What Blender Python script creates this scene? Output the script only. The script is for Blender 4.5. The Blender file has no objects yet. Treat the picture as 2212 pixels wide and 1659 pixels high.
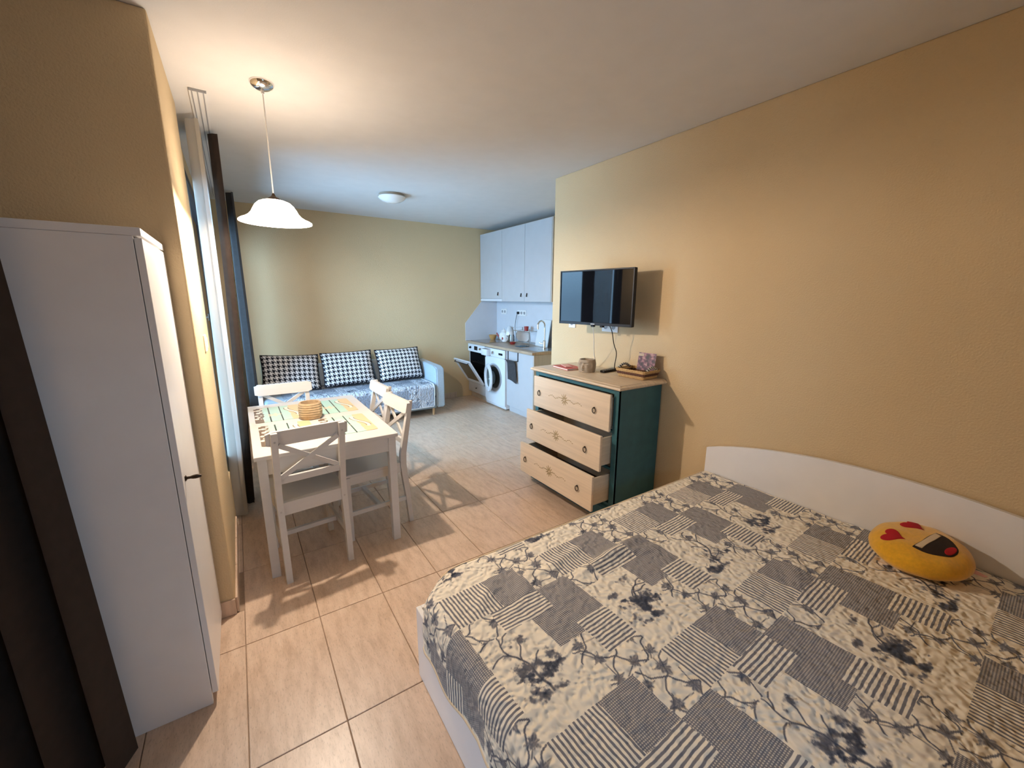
import bpy, bmesh, math, random
import numpy as np
from mathutils import Vector, Matrix
random.seed(7); rng = np.random.default_rng(7)
R = math.radians; PI = math.pi
scn = bpy.context.scene
C = scn.collection

# ------------------------------------------------------------------ camera
cam_d = bpy.data.cameras.new('camera'); cam = bpy.data.objects.new('camera', cam_d); C.objects.link(cam)
PITCH, YAW, ROLL, FPX, CAMZ = 0.205050546, 0.586409270, 0.00536867189, 884.166, 1.5
fw = Vector((math.sin(YAW)*math.cos(PITCH), math.cos(YAW)*math.cos(PITCH), -math.sin(PITCH)))
rt = Vector((math.cos(YAW), -math.sin(YAW), 0)); up = rt.cross(fw)
r2 = math.cos(ROLL)*rt + math.sin(ROLL)*up; u2 = -math.sin(ROLL)*rt + math.cos(ROLL)*up
m = Matrix((r2, u2, -fw)).transposed().to_4x4(); m.translation = (0, 0, CAMZ)
cam.matrix_world = m
cam_d.sensor_fit = 'HORIZONTAL'; cam_d.sensor_width = 36.0; cam_d.lens = FPX/2212*36.0
cam_d.clip_start = 0.02; cam_d.clip_end = 100
scn.camera = cam

# ------------------------------------------------------------------ sky, exposure
SKY_STRENGTH = 23.5
SKY_COL = (0.38, 0.67, 1.0, 1)
world = bpy.data.worlds.new('sky'); scn.world = world; world.use_nodes = True
bgn = world.node_tree.nodes['Background']; wt_ = world.node_tree; tcn = wt_.nodes.new('ShaderNodeTexCoord'); spn = wt_.nodes.new('ShaderNodeSeparateXYZ'); rpn = wt_.nodes.new('ShaderNodeValToRGB')
wt_.links.new(tcn.outputs['Generated'], spn.inputs[0])
mpn = wt_.nodes.new('ShaderNodeMapRange'); mpn.inputs['From Min'].default_value = -1; mpn.inputs['From Max'].default_value = 1
wt_.links.new(spn.outputs[2], mpn.inputs['Value']); wt_.links.new(mpn.outputs[0], rpn.inputs[0])
rpn.color_ramp.elements[0].position = 0.495; rpn.color_ramp.elements[0].color = (0.25, 0.44, 0.66, 1)     # blue glow below the horizon, raised to light the ceiling
rpn.color_ramp.elements[1].position = 0.53; rpn.color_ramp.elements[1].color = SKY_COL
wt_.links.new(rpn.outputs[0], bgn.inputs['Color'])
bgn.inputs['Strength'].default_value = SKY_STRENGTH
LAMP_COL = (1.0, 0.825, 0.665)
BULB_W = 79.0
SHADE_E = 19.0
vs = scn.view_settings
vs.view_transform = 'Standard'; vs.look = 'None'; vs.gamma = 1.0; vs.exposure = 0.21; vs.use_curve_mapping = False
scn.display_settings.display_device = 'sRGB'
try:
    scn.cycles.max_bounces = 10; scn.cycles.diffuse_bounces = 6; scn.cycles.transparent_max_bounces = 12
    scn.cycles.sample_clamp_indirect = 8.0
    scn.cycles.caustics_reflective = False; scn.cycles.caustics_refractive = False
except Exception: pass

def portal(name, loc, rot, sx, sy):          # guides sky sampling through a window, emits nothing itself
    l = bpy.data.lights.new(name, 'AREA'); l.shape = 'RECTANGLE'; l.size = sx; l.size_y = sy
    l.cycles.is_portal = True
    o = bpy.data.objects.new(name, l); C.objects.link(o); o.location = loc; o.rotation_euler = rot
portal('window_portal', (-0.30, 4.30, 1.31), (0, -PI/2, 0), 1.92, 2.5)
portal('window_portal', (0.75, -1.14, 1.465), (PI/2, 0, 0), 0.66, 0.63)  # portal of the added fill opening behind the camera
portal('window_portal', (-0.99, 0.875, 0.29), (0, -PI/2, 0), 0.46, 0.65)

# ------------------------------------------------------------------ node materials
MATS = {}
class NT:
    def __init__(s, name):
        s.m = bpy.data.materials.new(name); s.m.use_nodes = True
        s.t = s.m.node_tree; s.b = s.t.nodes['Principled BSDF']; s.out = s.t.nodes['Material Output']
    def n(s, typ, **kw):
        nd = s.t.nodes.new(typ)
        for k, v in kw.items():
            if k in nd.inputs: nd.inputs[k].default_value = v
            else: setattr(nd, k, v)
        return nd
    def l(s, a, b): s.t.links.new(a, b)
    def math(s, op, a, b=None, c=None):
        nd = s.t.nodes.new('ShaderNodeMath'); nd.operation = op
        for i, v in enumerate((a, b, c)):
            if v is None: continue
            if isinstance(v, (int, float)): nd.inputs[i].default_value = v
            else: s.l(v, nd.inputs[i])
        return nd.outputs[0]
    def mix(s, f, a, b):
        nd = s.t.nodes.new('ShaderNodeMix'); nd.data_type = 'RGBA'
        for sock, v in ((nd.inputs[0], f), (nd.inputs[6], a), (nd.inputs[7], b)):
            if isinstance(v, (int, float)): sock.default_value = v
            elif isinstance(v, tuple): sock.default_value = v if len(v) == 4 else (*v, 1)
            else: s.l(v, sock)
        return nd.outputs[2]
    def ramp(s, f, stops):
        nd = s.t.nodes.new('ShaderNodeValToRGB'); e = nd.color_ramp.elements
        while len(e) < len(stops): e.new(0.5)
        for el, (p, c) in zip(e, stops): el.position = p; el.color = c if len(c) == 4 else (*c, 1)
        s.l(f, nd.inputs[0]); return nd.outputs[0]
    def bump(s, h, strength=0.2, dist=0.01):
        nd = s.n('ShaderNodeBump'); nd.inputs['Strength'].default_value = strength; nd.inputs['Distance'].default_value = dist
        s.l(h, nd.inputs['Height']); s.l(nd.outputs[0], s.b.inputs['Normal'])
    def objco(s, scale=(1, 1, 1)):
        tc = s.n('ShaderNodeTexCoord'); mp = s.n('ShaderNodeMapping'); mp.inputs['Scale'].default_value = scale
        s.l(tc.outputs['Object'], mp.inputs[0]); return mp.outputs[0]
    def noise(s, co, scale, detail=3, rough=0.5):
        nd = s.n('ShaderNodeTexNoise'); nd.inputs['Scale'].default_value = scale; nd.inputs['Detail'].default_value = detail
        nd.inputs['Roughness'].default_value = rough
        s.l(co, nd.inputs['Vector']); return nd.outputs[0]

def pm(name, col, rough=0.5, metal=0.0, var=0.0, nscale=8, bump=0.0, bscale=200, bdist=0.002, spec=None, sheen=0, stretch=(1, 1, 1), coat=0):
    """procedural principled material: slight colour variation + relief from noise"""
    if name in MATS: return MATS[name]
    t = NT(name); b = t.b
    b.inputs['Roughness'].default_value = rough; b.inputs['Metallic'].default_value = metal
    if spec is not None: b.inputs['Specular IOR Level'].default_value = spec
    if sheen: b.inputs['Sheen Weight'].default_value = sheen
    if coat: b.inputs['Coat Weight'].default_value = coat
    co = t.objco(stretch)
    nz = t.noise(co, nscale)
    v = max(var, 0.02)
    c0 = tuple(max(0, x*(1-v)) for x in col); c1 = tuple(min(1, x*(1+v)) for x in col)
    t.l(t.ramp(nz, [(0.3, c0), (0.7, c1)]), b.inputs['Base Color'])
    if bump: t.bump(t.noise(co, bscale, 2), bump, bdist)
    MATS[name] = t.m; return t.m

WALL = pm('wall_paint', (0.62, 0.475, 0.285), 0.75, var=0.03, nscale=1.5, bump=0.6, bscale=130, bdist=0.004, spec=0.25)
CEIL = pm('ceiling_paint', (0.67, 0.655, 0.64), 0.85, bump=0.15, bscale=160, bdist=0.002, spec=0.2)
WHITE = pm('white_laminate', (0.83, 0.82, 0.82), 0.28, bump=0.02, bscale=30)
WHITEWARM = pm('white_painted_wood', (0.61, 0.60, 0.585), 0.38, var=0.02, bump=0.04, bscale=60, stretch=(1, 1, 6))
CABW = pm('white_foil_front', (0.48, 0.48, 0.49), 0.3)
ENAMEL = pm('white_enamel', (0.66, 0.68, 0.71), 0.2)
BLACKM = pm('black_metal', (0.012, 0.012, 0.013), 0.35, 0.6)
BLACKP = pm('black_plastic', (0.012, 0.012, 0.014), 0.4, spec=0.22)
CHROME = pm('chrome', (0.75, 0.74, 0.72), 0.12, 1.0)
STEEL = pm('brushed_steel', (0.5, 0.5, 0.5), 0.3, 1.0, var=0.06, nscale=40, stretch=(1, 12, 1))
BRONZE = pm('dark_bronze', (0.05, 0.035, 0.025), 0.35, 0.9)
ANTHR = pm('anthracite_frame', (0.02, 0.022, 0.026), 0.4)
TEAL = pm('teal_paint', (0.030, 0.115, 0.135), 0.55, var=0.10, nscale=14, bump=0.08, bscale=80)
CREAMW = pm('washed_wood', (0.66, 0.54, 0.40), 0.5, var=0.07, nscale=10, stretch=(1, 0.25, 6), bump=0.05, bscale=70)
TOPW = pm('dresser_top_wood', (0.64, 0.51, 0.36), 0.38, var=0.12, nscale=12, stretch=(7, 0.5, 1), bump=0.04, bscale=60)
BOXWOOD = pm('drawer_box_wood', (0.60, 0.52, 0.40), 0.6, var=0.08, nscale=12, stretch=(0.4, 1, 6))
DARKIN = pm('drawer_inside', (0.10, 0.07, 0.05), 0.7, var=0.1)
MOTIF = pm('painted_motif', (0.34, 0.25, 0.13), 0.6, var=0.25, nscale=60)
WORKTOP = pm('oak_worktop', (0.42, 0.31, 0.21), 0.35, var=0.16, nscale=14, stretch=(6, 0.5, 1), bump=0.03, bscale=60)
GREYWOOD = pm('greige_panel', (0.45, 0.40, 0.34), 0.5, var=0.08, nscale=14, stretch=(6, 1, 0.4))
SPLASH = pm('splash_panel', (0.58, 0.59, 0.62), 0.3, var=0.02)
SOFA = pm('pale_blue_upholstery', (0.36, 0.44, 0.51), 0.9, var=0.05, nscale=60, bump=0.3, bscale=700, bdist=0.001, sheen=0.2)
BEECH = pm('beech', (0.55, 0.36, 0.19), 0.5, var=0.1, nscale=20, stretch=(6, 6, 0.6))
BROWNC = pm('brown_curtain_cloth', (0.060, 0.040, 0.030), 0.9, var=0.10, nscale=30, bump=0.15, bscale=900, bdist=0.001, sheen=0.15)
GREYLIN = pm('grey_curtain_lining', (0.10, 0.096, 0.098), 0.9, var=0.08, nscale=30, bump=0.15, bscale=900, bdist=0.001)
MATTR = pm('mattress_cloth', (0.70, 0.68, 0.64), 0.9, bump=0.2, bscale=500)
STONEB = pm('carved_stone_pot', (0.36, 0.29, 0.21), 0.85, var=0.15, nscale=40, bump=0.3, bscale=240, bdist=0.001)
COILB = pm('sandstone_bowl', (0.42, 0.31, 0.19), 0.85, var=0.12, nscale=50, bump=0.25, bscale=300, bdist=0.001)
REDC = pm('red_cover', (0.48, 0.045, 0.05), 0.45, var=0.05)
PAPER = pm('paper', (0.80, 0.76, 0.70), 0.8, var=0.03)
PINK = pm('pink_paper', (0.72, 0.40, 0.36), 0.7, var=0.04)
STRAW = pm('straw', (0.56, 0.36, 0.15), 0.7, var=0.22, nscale=120, bump=0.2, bscale=300)
STRAWD = pm('dark_straw', (0.13, 0.055, 0.03), 0.75, var=0.3, nscale=120, bump=0.2, bscale=300)
YELLOW = pm('yellow_plush', (0.80, 0.42, 0.012), 0.95, var=0.08, nscale=90, bump=0.5, bscale=600, bdist=0.002, sheen=0.6)
REDF = pm('red_felt', (0.42, 0.005, 0.012), 0.9, var=0.05, bump=0.2, bscale=600)
DARKF = pm('dark_brown_felt', (0.028, 0.016, 0.010), 0.95, var=0.1, bump=0.2, bscale=600)
CREAMF = pm('cream_felt', (0.72, 0.58, 0.40), 0.95, var=0.04, bump=0.2, bscale=600)
GREYT = pm('grey_towel', (0.10, 0.095, 0.10), 0.95, var=0.12, nscale=60, bump=0.4, bscale=500, bdist=0.002)
PORC = pm('white_porcelain', (0.82, 0.81, 0.79), 0.15)
REDE = pm('red_enamel', (0.30, 0.03, 0.025), 0.25)
WOODB = pm('bamboo', (0.50, 0.27, 0.09), 0.5, var=0.1, nscale=30)
BLUECL = pm('blue_cloth', (0.20, 0.32, 0.42), 0.9, var=0.15, nscale=40)
PLASTW = pm('white_plastic', (0.75, 0.74, 0.72), 0.4)
GREYP = pm('grey_plastic', (0.30, 0.30, 0.31), 0.45)
GROUT = pm('grout', (0.33, 0.235, 0.165), 0.9, var=0.1, nscale=60)
BOUNCE_SLAB = pm('bounce_slab_pale', (0.72, 0.71, 0.68), 0.6, var=0.05)
BOARDP = pm('translucent_board', (0.66, 0.68, 0.68), 0.35)

def tile_mat():
    t = NT('travertine_tile'); b = t.b
    oi = t.n('ShaderNodeObjectInfo'); tc = t.n('ShaderNodeTexCoord')
    cmb = t.n('ShaderNodeCombineXYZ')
    t.l(t.math('MULTIPLY', oi.outputs['Random'], 37.0), cmb.inputs[0]); t.l(t.math('MULTIPLY', oi.outputs['Random'], 91.0), cmb.inputs[1])
    add = t.n('ShaderNodeVectorMath'); add.operation = 'ADD'
    t.l(tc.outputs['Object'], add.inputs[0]); t.l(cmb.outputs[0], add.inputs[1])
    def mp(sc):
        n = t.n('ShaderNodeMapping'); n.inputs['Scale'].default_value = sc; t.l(add.outputs[0], n.inputs[0]); return n.outputs[0]
    streak = t.noise(mp((14, 3.2, 1)), 2.2, 5, 0.62)
    fine = t.noise(mp((70, 16, 1)), 3.0, 4, 0.7)
    big = t.noise(mp((2, 1, 1)), 1.6, 2)
    c = t.ramp(streak, [(0.30, (0.51, 0.365, 0.26)), (0.52, (0.645, 0.48, 0.355)), (0.75, (0.715, 0.555, 0.425))])
    pit = t.ramp(fine, [(0.34, (0.55, 0.55, 0.55)), (0.46, (1, 1, 1))])
    nd = t.n('ShaderNodeMix'); nd.data_type = 'RGBA'; nd.blend_type = 'MULTIPLY'; nd.inputs[0].default_value = 0.55
    t.l(c, nd.inputs[6]); t.l(pit, nd.inputs[7])
    nd2 = t.n('ShaderNodeMix'); nd2.data_type = 'RGBA'; nd2.blend_type = 'MULTIPLY'; nd2.inputs[0].default_value = 0.35
    t.l(nd.outputs[2], nd2.inputs[6]); t.l(t.ramp(big, [(0.3, (0.8, 0.78, 0.78)), (0.7, (1, 1, 1))]), nd2.inputs[7])
    t.l(nd2.outputs[2], b.inputs['Base Color'])
    t.l(t.math('MULTIPLY_ADD', fine, -0.12, 0.40), b.inputs['Roughness'])
    t.bump(fine, 0.05, 0.001)
    return t.m
TILE = tile_mat()

def glass_mat():
    t = NT('window_glass'); nt = t.t
    tr = t.n('ShaderNodeBsdfTransparent'); gl = t.n('ShaderNodeBsdfGlossy', Roughness=0.0)
    fr = t.n('ShaderNodeFresnel', IOR=1.45); mx = t.n('ShaderNodeMixShader')
    nz = t.noise(t.objco(), 3); t.l(t.ramp(nz, [(0, (0.94, 0.97, 0.98)), (1, (0.97, 0.99, 1))]), tr.inputs[0])
    t.l(fr.outputs[0], mx.inputs[0]); t.l(tr.outputs[0], mx.inputs[1]); t.l(gl.outputs[0], mx.inputs[2]); t.l(mx.outputs[0], t.out.inputs[0])
    return t.m
GLASS = glass_mat()

def cloth_mat(name, col, trans_col, f, transp=0.0):
    t = NT(name)
    d = t.n('ShaderNodeBsdfDiffuse'); tl = t.n('ShaderNodeBsdfTranslucent'); mx = t.n('ShaderNodeMixShader')
    wv = t.noise(t.objco((1, 1, 0.15)), 60, 3)
    t.l(t.ramp(wv, [(0.3, tuple(x*0.93 for x in col)), (0.7, col)]), d.inputs[0]); tl.inputs[0].default_value = (*trans_col, 1)
    mx.inputs[0].default_value = f
    t.l(d.outputs[0], mx.inputs[1]); t.l(tl.outputs[0], mx.inputs[2])
    o = mx.outputs[0]
    if transp:
        tp = t.n('ShaderNodeBsdfTransparent'); m2 = t.n('ShaderNodeMixShader'); m2.inputs[0].default_value = transp
        t.l(o, m2.inputs[1]); t.l(tp.outputs[0], m2.inputs[2]); o = m2.outputs[0]
    t.l(o, t.out.inputs[0]); return t.m
SHEER = cloth_mat('sheer_cloth', (0.66, 0.60, 0.50), (0.80, 0.80, 0.80), 0.55, 0.20)

def shade_mat():
    t = NT('lit_frosted_glass')
    em = t.n('ShaderNodeEmission'); em.inputs['Strength'].default_value = SHADE_E
    nz = t.noise(t.objco(), 6); t.l(t.ramp(nz, [(0.3, tuple(x*0.97 for x in LAMP_COL)), (0.7, LAMP_COL)]), em.inputs[0])
    gl = t.n('ShaderNodeBsdfGlossy', Roughness=0.2); mx = t.n('ShaderNodeMixShader'); mx.inputs[0].default_value = 0.04
    t.l(em.outputs[0], mx.inputs[1]); t.l(gl.outputs[0], mx.inputs[2]); t.l(mx.outputs[0], t.out.inputs[0]); return t.m
SHADE = shade_mat()

def screen_mat():
    t = NT('television_screen'); b = t.b
    nz = t.noise(t.objco(), 4); t.l(t.ramp(nz, [(0.3, (0.004, 0.005, 0.007)), (0.7, (0.006, 0.007, 0.010))]), b.inputs['Base Color'])
    b.inputs['Roughness'].default_value = 0.03; b.inputs['IOR'].default_value = 1.27
    return t.m
SCREEN = screen_mat()

def hound_mat():
    t = NT('houndstooth_weave'); b = t.b
    tc = t.n('ShaderNodeTexCoord'); sp = t.n('ShaderNodeSeparateXYZ'); t.l(tc.outputs['UV'], sp.inputs[0])
    k = 8/0.052
    x = t.math('MULTIPLY', sp.outputs[0], k); y = t.math('MULTIPLY', sp.outputs[1], k)
    fx = t.math('FLOOR', x); fy = t.math('FLOOR', y)
    warp = t.math('LESS_THAN', t.math('FLOORED_MODULO', fx, 8), 4); weft = t.math('LESS_THAN', t.math('FLOORED_MODULO', fy, 8), 4)
    sel = t.math('LESS_THAN', t.math('FLOORED_MODULO', t.math('ADD', fx, fy), 4), 2)
    v = t.math('ADD', t.math('MULTIPLY', sel, warp), t.math('MULTIPLY', t.math('SUBTRACT', 1, sel), weft))
    t.l(t.mix(v, (0.78, 0.77, 0.76), (0.012, 0.013, 0.022)), b.inputs['Base Color']); b.inputs['Roughness'].default_value = 0.95
    t.bump(t.noise(t.objco(), 400, 2), 0.2, 0.001)
    return t.m
HOUND = hound_mat()

CREAMQ, INKQ, GREYQ = (0.90, 0.82, 0.68), (0.05, 0.06, 0.09), (0.19, 0.19, 0.215)
def quilt_mats(prefix, cream, ink, grey, kq=1.0):
    out = []
    for kind in ('print', 'stripe_across', 'stripe_along', 'weave'):
        t = NT(prefix + '_' + kind); b = t.b; b.inputs['Roughness'].default_value = 0.92
        tc = t.n('ShaderNodeTexCoord'); sp = t.n('ShaderNodeSeparateXYZ'); t.l(tc.outputs['UV'], sp.inputs[0])
        U, V = sp.outputs[0], sp.outputs[1]
        wob = t.math('MULTIPLY', t.math('SUBTRACT', t.noise(tc.outputs['UV'], 30, 2), 0.5), 0.006)
        if kind == 'print':
            at = t.n('ShaderNodeAttribute', attribute_name='ink')
            f = t.math('MULTIPLY', at.outputs['Fac'], t.math('MULTIPLY_ADD', t.noise(tc.outputs['UV'], 160, 3), 0.5, 0.75))
            col = t.ramp(f, [(0.0, cream), (0.45, grey), (1.0, ink)])
        elif kind == 'weave':
            k = 2*PI/(0.0135*kq)
            a = t.math('SINE', t.math('MULTIPLY', t.math('ADD', U, V), k)); c2 = t.math('SINE', t.math('MULTIPLY', t.math('SUBTRACT', U, V), k))
            f = t.math('GREATER_THAN', t.math('ADD', t.math('MULTIPLY', a, c2), t.math('MULTIPLY', t.noise(tc.outputs['UV'], 260, 2), 0.5)), 0.50)
            col = t.mix(f, grey, tuple(0.55*x+0.45*y for x, y in zip(cream, grey)))
        else:
            Q = U if kind == 'stripe_across' else V
            k = 2*PI/(0.0142*kq)
            s = t.math('SINE', t.math('MULTIPLY', t.math('ADD', Q, wob), k))
            f = t.math('MULTIPLY_ADD', s, 1.8, 0.35)
            f = t.math('MINIMUM', t.math('MAXIMUM', f, 0), 1)
            col = t.mix(f, cream, grey)
        t.l(col, b.inputs['Base Color'])
        vo = t.n('ShaderNodeTexVoronoi', Scale=52.0); vo.feature = 'SMOOTH_F1'
        nzv = t.n('ShaderNodeTexNoise', Scale=9.0); t.l(tc.outputs['UV'], nzv.inputs['Vector'])
        av = t.n('ShaderNodeVectorMath'); av.operation = 'MULTIPLY_ADD'
        t.l(nzv.outputs[1], av.inputs[0]); av.inputs[1].default_value = (0.06, 0.06, 0.06); t.l(tc.outputs['UV'], av.inputs[2])
        t.l(av.outputs[0], vo.inputs['Vector'])
        t.bump(vo.outputs['Distance'], 0.9 if kind == 'print' else 0.6, 0.016)
        out.append(t.m)
    return out
QM = quilt_mats('patchwork', CREAMQ, INKQ, GREYQ)
QS = quilt_mats('throw', (0.52, 0.57, 0.64), (0.05, 0.07, 0.12), (0.19, 0.23, 0.30), 1.0)

def placemat_mat():
    t = NT('beach_print'); b = t.b
    tc = t.n('ShaderNodeTexCoord'); sp = t.n('ShaderNodeSeparateXYZ'); t.l(tc.outputs['UV'], sp.inputs[0])
    U, V = sp.outputs[0], sp.outputs[1]                      # u across 0..1 (shells -> sand), v along 0..1
    pl = t.mix(t.noise(t.objco((3, 40, 1)), 3, 4), (0.30, 0.56, 0.50), (0.55, 0.74, 0.66))
    def line(u0, w): return t.math('LESS_THAN', t.math('ABSOLUTE', t.math('SUBTRACT', U, u0)), w)
    ln = t.math('MAXIMUM', line(0.31, 0.014), line(0.55, 0.012))
    c = t.mix(ln, pl, (0.02, 0.03, 0.03))
    edge = t.math('MULTIPLY_ADD', t.noise(tc.outputs['UV'], 5, 3), 0.25, 0.62)
    sand = t.mix(t.noise(tc.outputs['UV'], 120, 2), (0.62, 0.46, 0.26), (0.74, 0.58, 0.36))
    c = t.mix(t.math('GREATER_THAN', U, edge), c, sand)
    # shells on the left, a starfish in the middle
    vo = t.n('ShaderNodeTexVoronoi', Scale=9.0); t.l(tc.outputs['UV'], vo.inputs[0])
    shell = t.mix(t.math('GREATER_THAN', vo.outputs['Distance'], 0.42), (0.80, 0.70, 0.60), (0.16, 0.12, 0.09))
    edge2 = t.math('MULTIPLY_ADD', t.noise(tc.outputs['UV'], 6, 2), 0.16, 0.10)
    c = t.mix(t.math('LESS_THAN', U, edge2), c, shell)
    du = t.math('MULTIPLY', t.math('SUBTRACT', U, 0.40), 0.28); dv = t.math('MULTIPLY', t.math('SUBTRACT', V, 0.42), 0.40)
    r = t.math('SQRT', t.math('ADD', t.math('MULTIPLY', du, du), t.math('MULTIPLY', dv, dv)))
    an = t.math('ARCTAN2', dv, du)
    lim = t.math('MULTIPLY_ADD', t.math('COSINE', t.math('MULTIPLY', an, 5)), 0.017, 0.028)
    c = t.mix(t.math('LESS_THAN', r, lim), c, (0.80, 0.62, 0.46))
    du = t.math('MULTIPLY', t.math('SUBTRACT', U, 0.80), 0.28); dv = t.math('MULTIPLY', t.math('SUBTRACT', V, 0.55), 0.40)
    w = t.math('ABSOLUTE', t.math('ADD', du, t.math('MULTIPLY', t.math('SINE', t.math('MULTIPLY', dv, 17)), 0.03)))
    drift = t.math('MULTIPLY', t.math('LESS_THAN', w, 0.010), t.math('LESS_THAN', t.math('ABSOLUTE', dv), 0.13))
    c = t.mix(drift, c, (0.84, 0.76, 0.66))
    w2 = t.math('MULTIPLY', t.math('LESS_THAN', t.math('ABSOLUTE', t.math('SUBTRACT', w, 0.013)), 0.003), t.math('LESS_THAN', t.math('ABSOLUTE', dv), 0.11))
    c = t.mix(w2, c, (0.20, 0.13, 0.08))
    t.l(c, b.inputs['Base Color']); b.inputs['Roughness'].default_value = 0.35
    return t.m
MATPRINT = placemat_mat()

def card_mat():
    t = NT('orchid_print'); b = t.b
    tc = t.n('ShaderNodeTexCoord'); sp = t.n('ShaderNodeSeparateXYZ'); t.l(tc.outputs['UV'], sp.inputs[0])
    nz = t.noise(tc.outputs['UV'], 4.5, 3)
    c = t.ramp(nz, [(0.35, (0.03, 0.02, 0.03)), (0.48, (0.16, 0.06, 0.11)), (0.58, (0.52, 0.24, 0.30)), (0.70, (0.72, 0.55, 0.55))])
    lab = t.math('MULTIPLY', t.math('LESS_THAN', sp.outputs[0], 0.30), t.math('GREATER_THAN', sp.outputs[1], 0.80))
    lab2 = t.math('MULTIPLY', lab, t.math('LESS_THAN', sp.outputs[1], 0.95))
    t.l(t.mix(lab2, c, (0.68, 0.58, 0.46)), b.inputs['Base Color']); b.inputs['Roughness'].default_value = 0.35
    return t.m
CARD = card_mat()

def zebra_mat():
    t = NT('striped_wrap'); b = t.b
    tc = t.n('ShaderNodeTexCoord'); sp = t.n('ShaderNodeSeparateXYZ'); t.l(tc.outputs['UV'], sp.inputs[0])
    s = t.math('GREATER_THAN', t.math('SINE', t.math('MULTIPLY', sp.outputs[0], 2*PI*7)), 0.0)
    t.l(t.mix(s, (0.01, 0.01, 0.012), (0.70, 0.66, 0.58)), b.inputs['Base Color']); b.inputs['Roughness'].default_value = 0.6
    return t.m
ZEBRA = zebra_mat()

# ------------------------------------------------------------------ mesh helpers
def box(bm, x0, x1, y0, y1, z0, z1, bev=0.0, seg=1):
    x0, x1 = min(x0, x1), max(x0, x1); y0, y1 = min(y0, y1), max(y0, y1); z0, z1 = min(z0, z1), max(z0, z1)
    r = bmesh.ops.create_cube(bm, size=1.0); vs_ = r['verts']
    for v in vs_:
        v.co = Vector(((x0+x1)/2 + v.co.x*(x1-x0), (y0+y1)/2 + v.co.y*(y1-y0), (z0+z1)/2 + v.co.z*(z1-z0)))
    if bev:
        es = list({e for v in vs_ for e in v.link_edges})
        r2_ = bmesh.ops.bevel(bm, geom=es, offset=bev, segments=seg, affect='EDGES', profile=0.5)
        return list({v for f in r2_['faces'] for v in f.verts} | {v for v in vs_ if v.is_valid})
    return vs_
def B(*a, **k):
    bm = bmesh.new(); box(bm, *a, **k); return bm
def bar(bm, p0, p1, w, d, side=(0, 0, 1)):
    """rectangular bar p0->p1; w across, d along 'side'-ish direction"""
    p0, p1 = Vector(p0), Vector(p1); a = (p1-p0).normalized(); s = Vector(side)
    b_ = a.cross(s).normalized(); c_ = b_.cross(a).normalized()
    vs_ = []
    for p in (p0, p1):
        for i, j in ((-1, -1), (1, -1), (1, 1), (-1, 1)):
            vs_.append(bm.verts.new(p + b_*(w/2*i) + c_*(d/2*j)))
    for f in ((3, 2, 1, 0), (4, 5, 6, 7), (0, 1, 5, 4), (1, 2, 6, 5), (2, 3, 7, 6), (3, 0, 4, 7)):
        bm.faces.new([vs_[i] for i in f])
def tube(bm, pts, r, seg=8, closed=False, cap=True, uv=False):
    pts = [Vector(p) for p in pts]; n = len(pts); rings = []
    rr = r if callable(r) else (lambda i: r)
    prev = None
    for i, p in enumerate(pts):
        a = pts[(i+1) % n] if (closed or i < n-1) else pts[i]
        b_ = pts[i-1] if (closed or i > 0) else pts[i]
        t = (a-b_).normalized()
        if prev is None:
            ref = Vector((0, 0, 1)) if abs(t.z) < 0.9 else Vector((1, 0, 0)); nn = t.cross(ref).normalized()
        else:
            nn = (prev - t*prev.dot(t)).normalized()
        prev = nn; bb = t.cross(nn)
        rings.append([bm.verts.new(p + (nn*math.cos(2*PI*k/seg) + bb*math.sin(2*PI*k/seg))*rr(i)) for k in range(seg)])
    m_ = n if closed else n-1
    uvl = bm.loops.layers.uv.verify() if uv else None
    for i in range(m_):
        A_, B_ = rings[i], rings[(i+1) % n]
        for k in range(seg):
            f = bm.faces.new((A_[k], A_[(k+1) % seg], B_[(k+1) % seg], B_[k]))
            if uv:
                for lp, uu in zip(f.loops, (i, i, i+1, i+1)): lp[uvl].uv = (uu/m_, k/seg)
    if cap and not closed:
        bm.faces.new(rings[0][::-1]); bm.faces.new(rings[-1])
def lathe(bm, prof, seg=32, cx=0, cy=0, closed=False):
    """profile [(r,z)] turned about the z axis"""
    rings = []
    for r, z in prof:
        if r < 1e-5: rings.append([bm.verts.new((cx, cy, z))])
        else: rings.append([bm.verts.new((cx+r*math.cos(2*PI*k/seg), cy+r*math.sin(2*PI*k/seg), z)) for k in range(seg)])
    prs = list(zip(rings, rings[1:])) + ([(rings[-1], rings[0])] if closed else [])
    for a, b_ in prs:
        for k in range(seg):
            k2 = (k+1) % seg
            if len(a) == 1 and len(b_) == 1: continue
            if len(a) == 1: bm.faces.new((a[0], b_[k2], b_[k]))
            elif len(b_) == 1: bm.faces.new((a[k], a[k2], b_[0]))
            else: bm.faces.new((a[k], a[k2], b_[k2], b_[k]))
def prism(bm, poly, axis, a, b_):
    """extrude a 2d polygon along axis ('x': poly=(y,z), 'y': poly=(x,z), 'z': poly=(x,y)) from a to b"""
    def P(u, v, w): return {'x': (w, u, v), 'y': (u, w, v), 'z': (u, v, w)}[axis]
    A_ = [bm.verts.new(P(u, v, a)) for u, v in poly]; B_ = [bm.verts.new(P(u, v, b_)) for u, v in poly]
    n = len(poly)
    bm.faces.new(A_[::-1]); bm.faces.new(B_)
    for i in range(n): bm.faces.new((A_[i], A_[(i+1) % n], B_[(i+1) % n], B_[i]))
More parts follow.
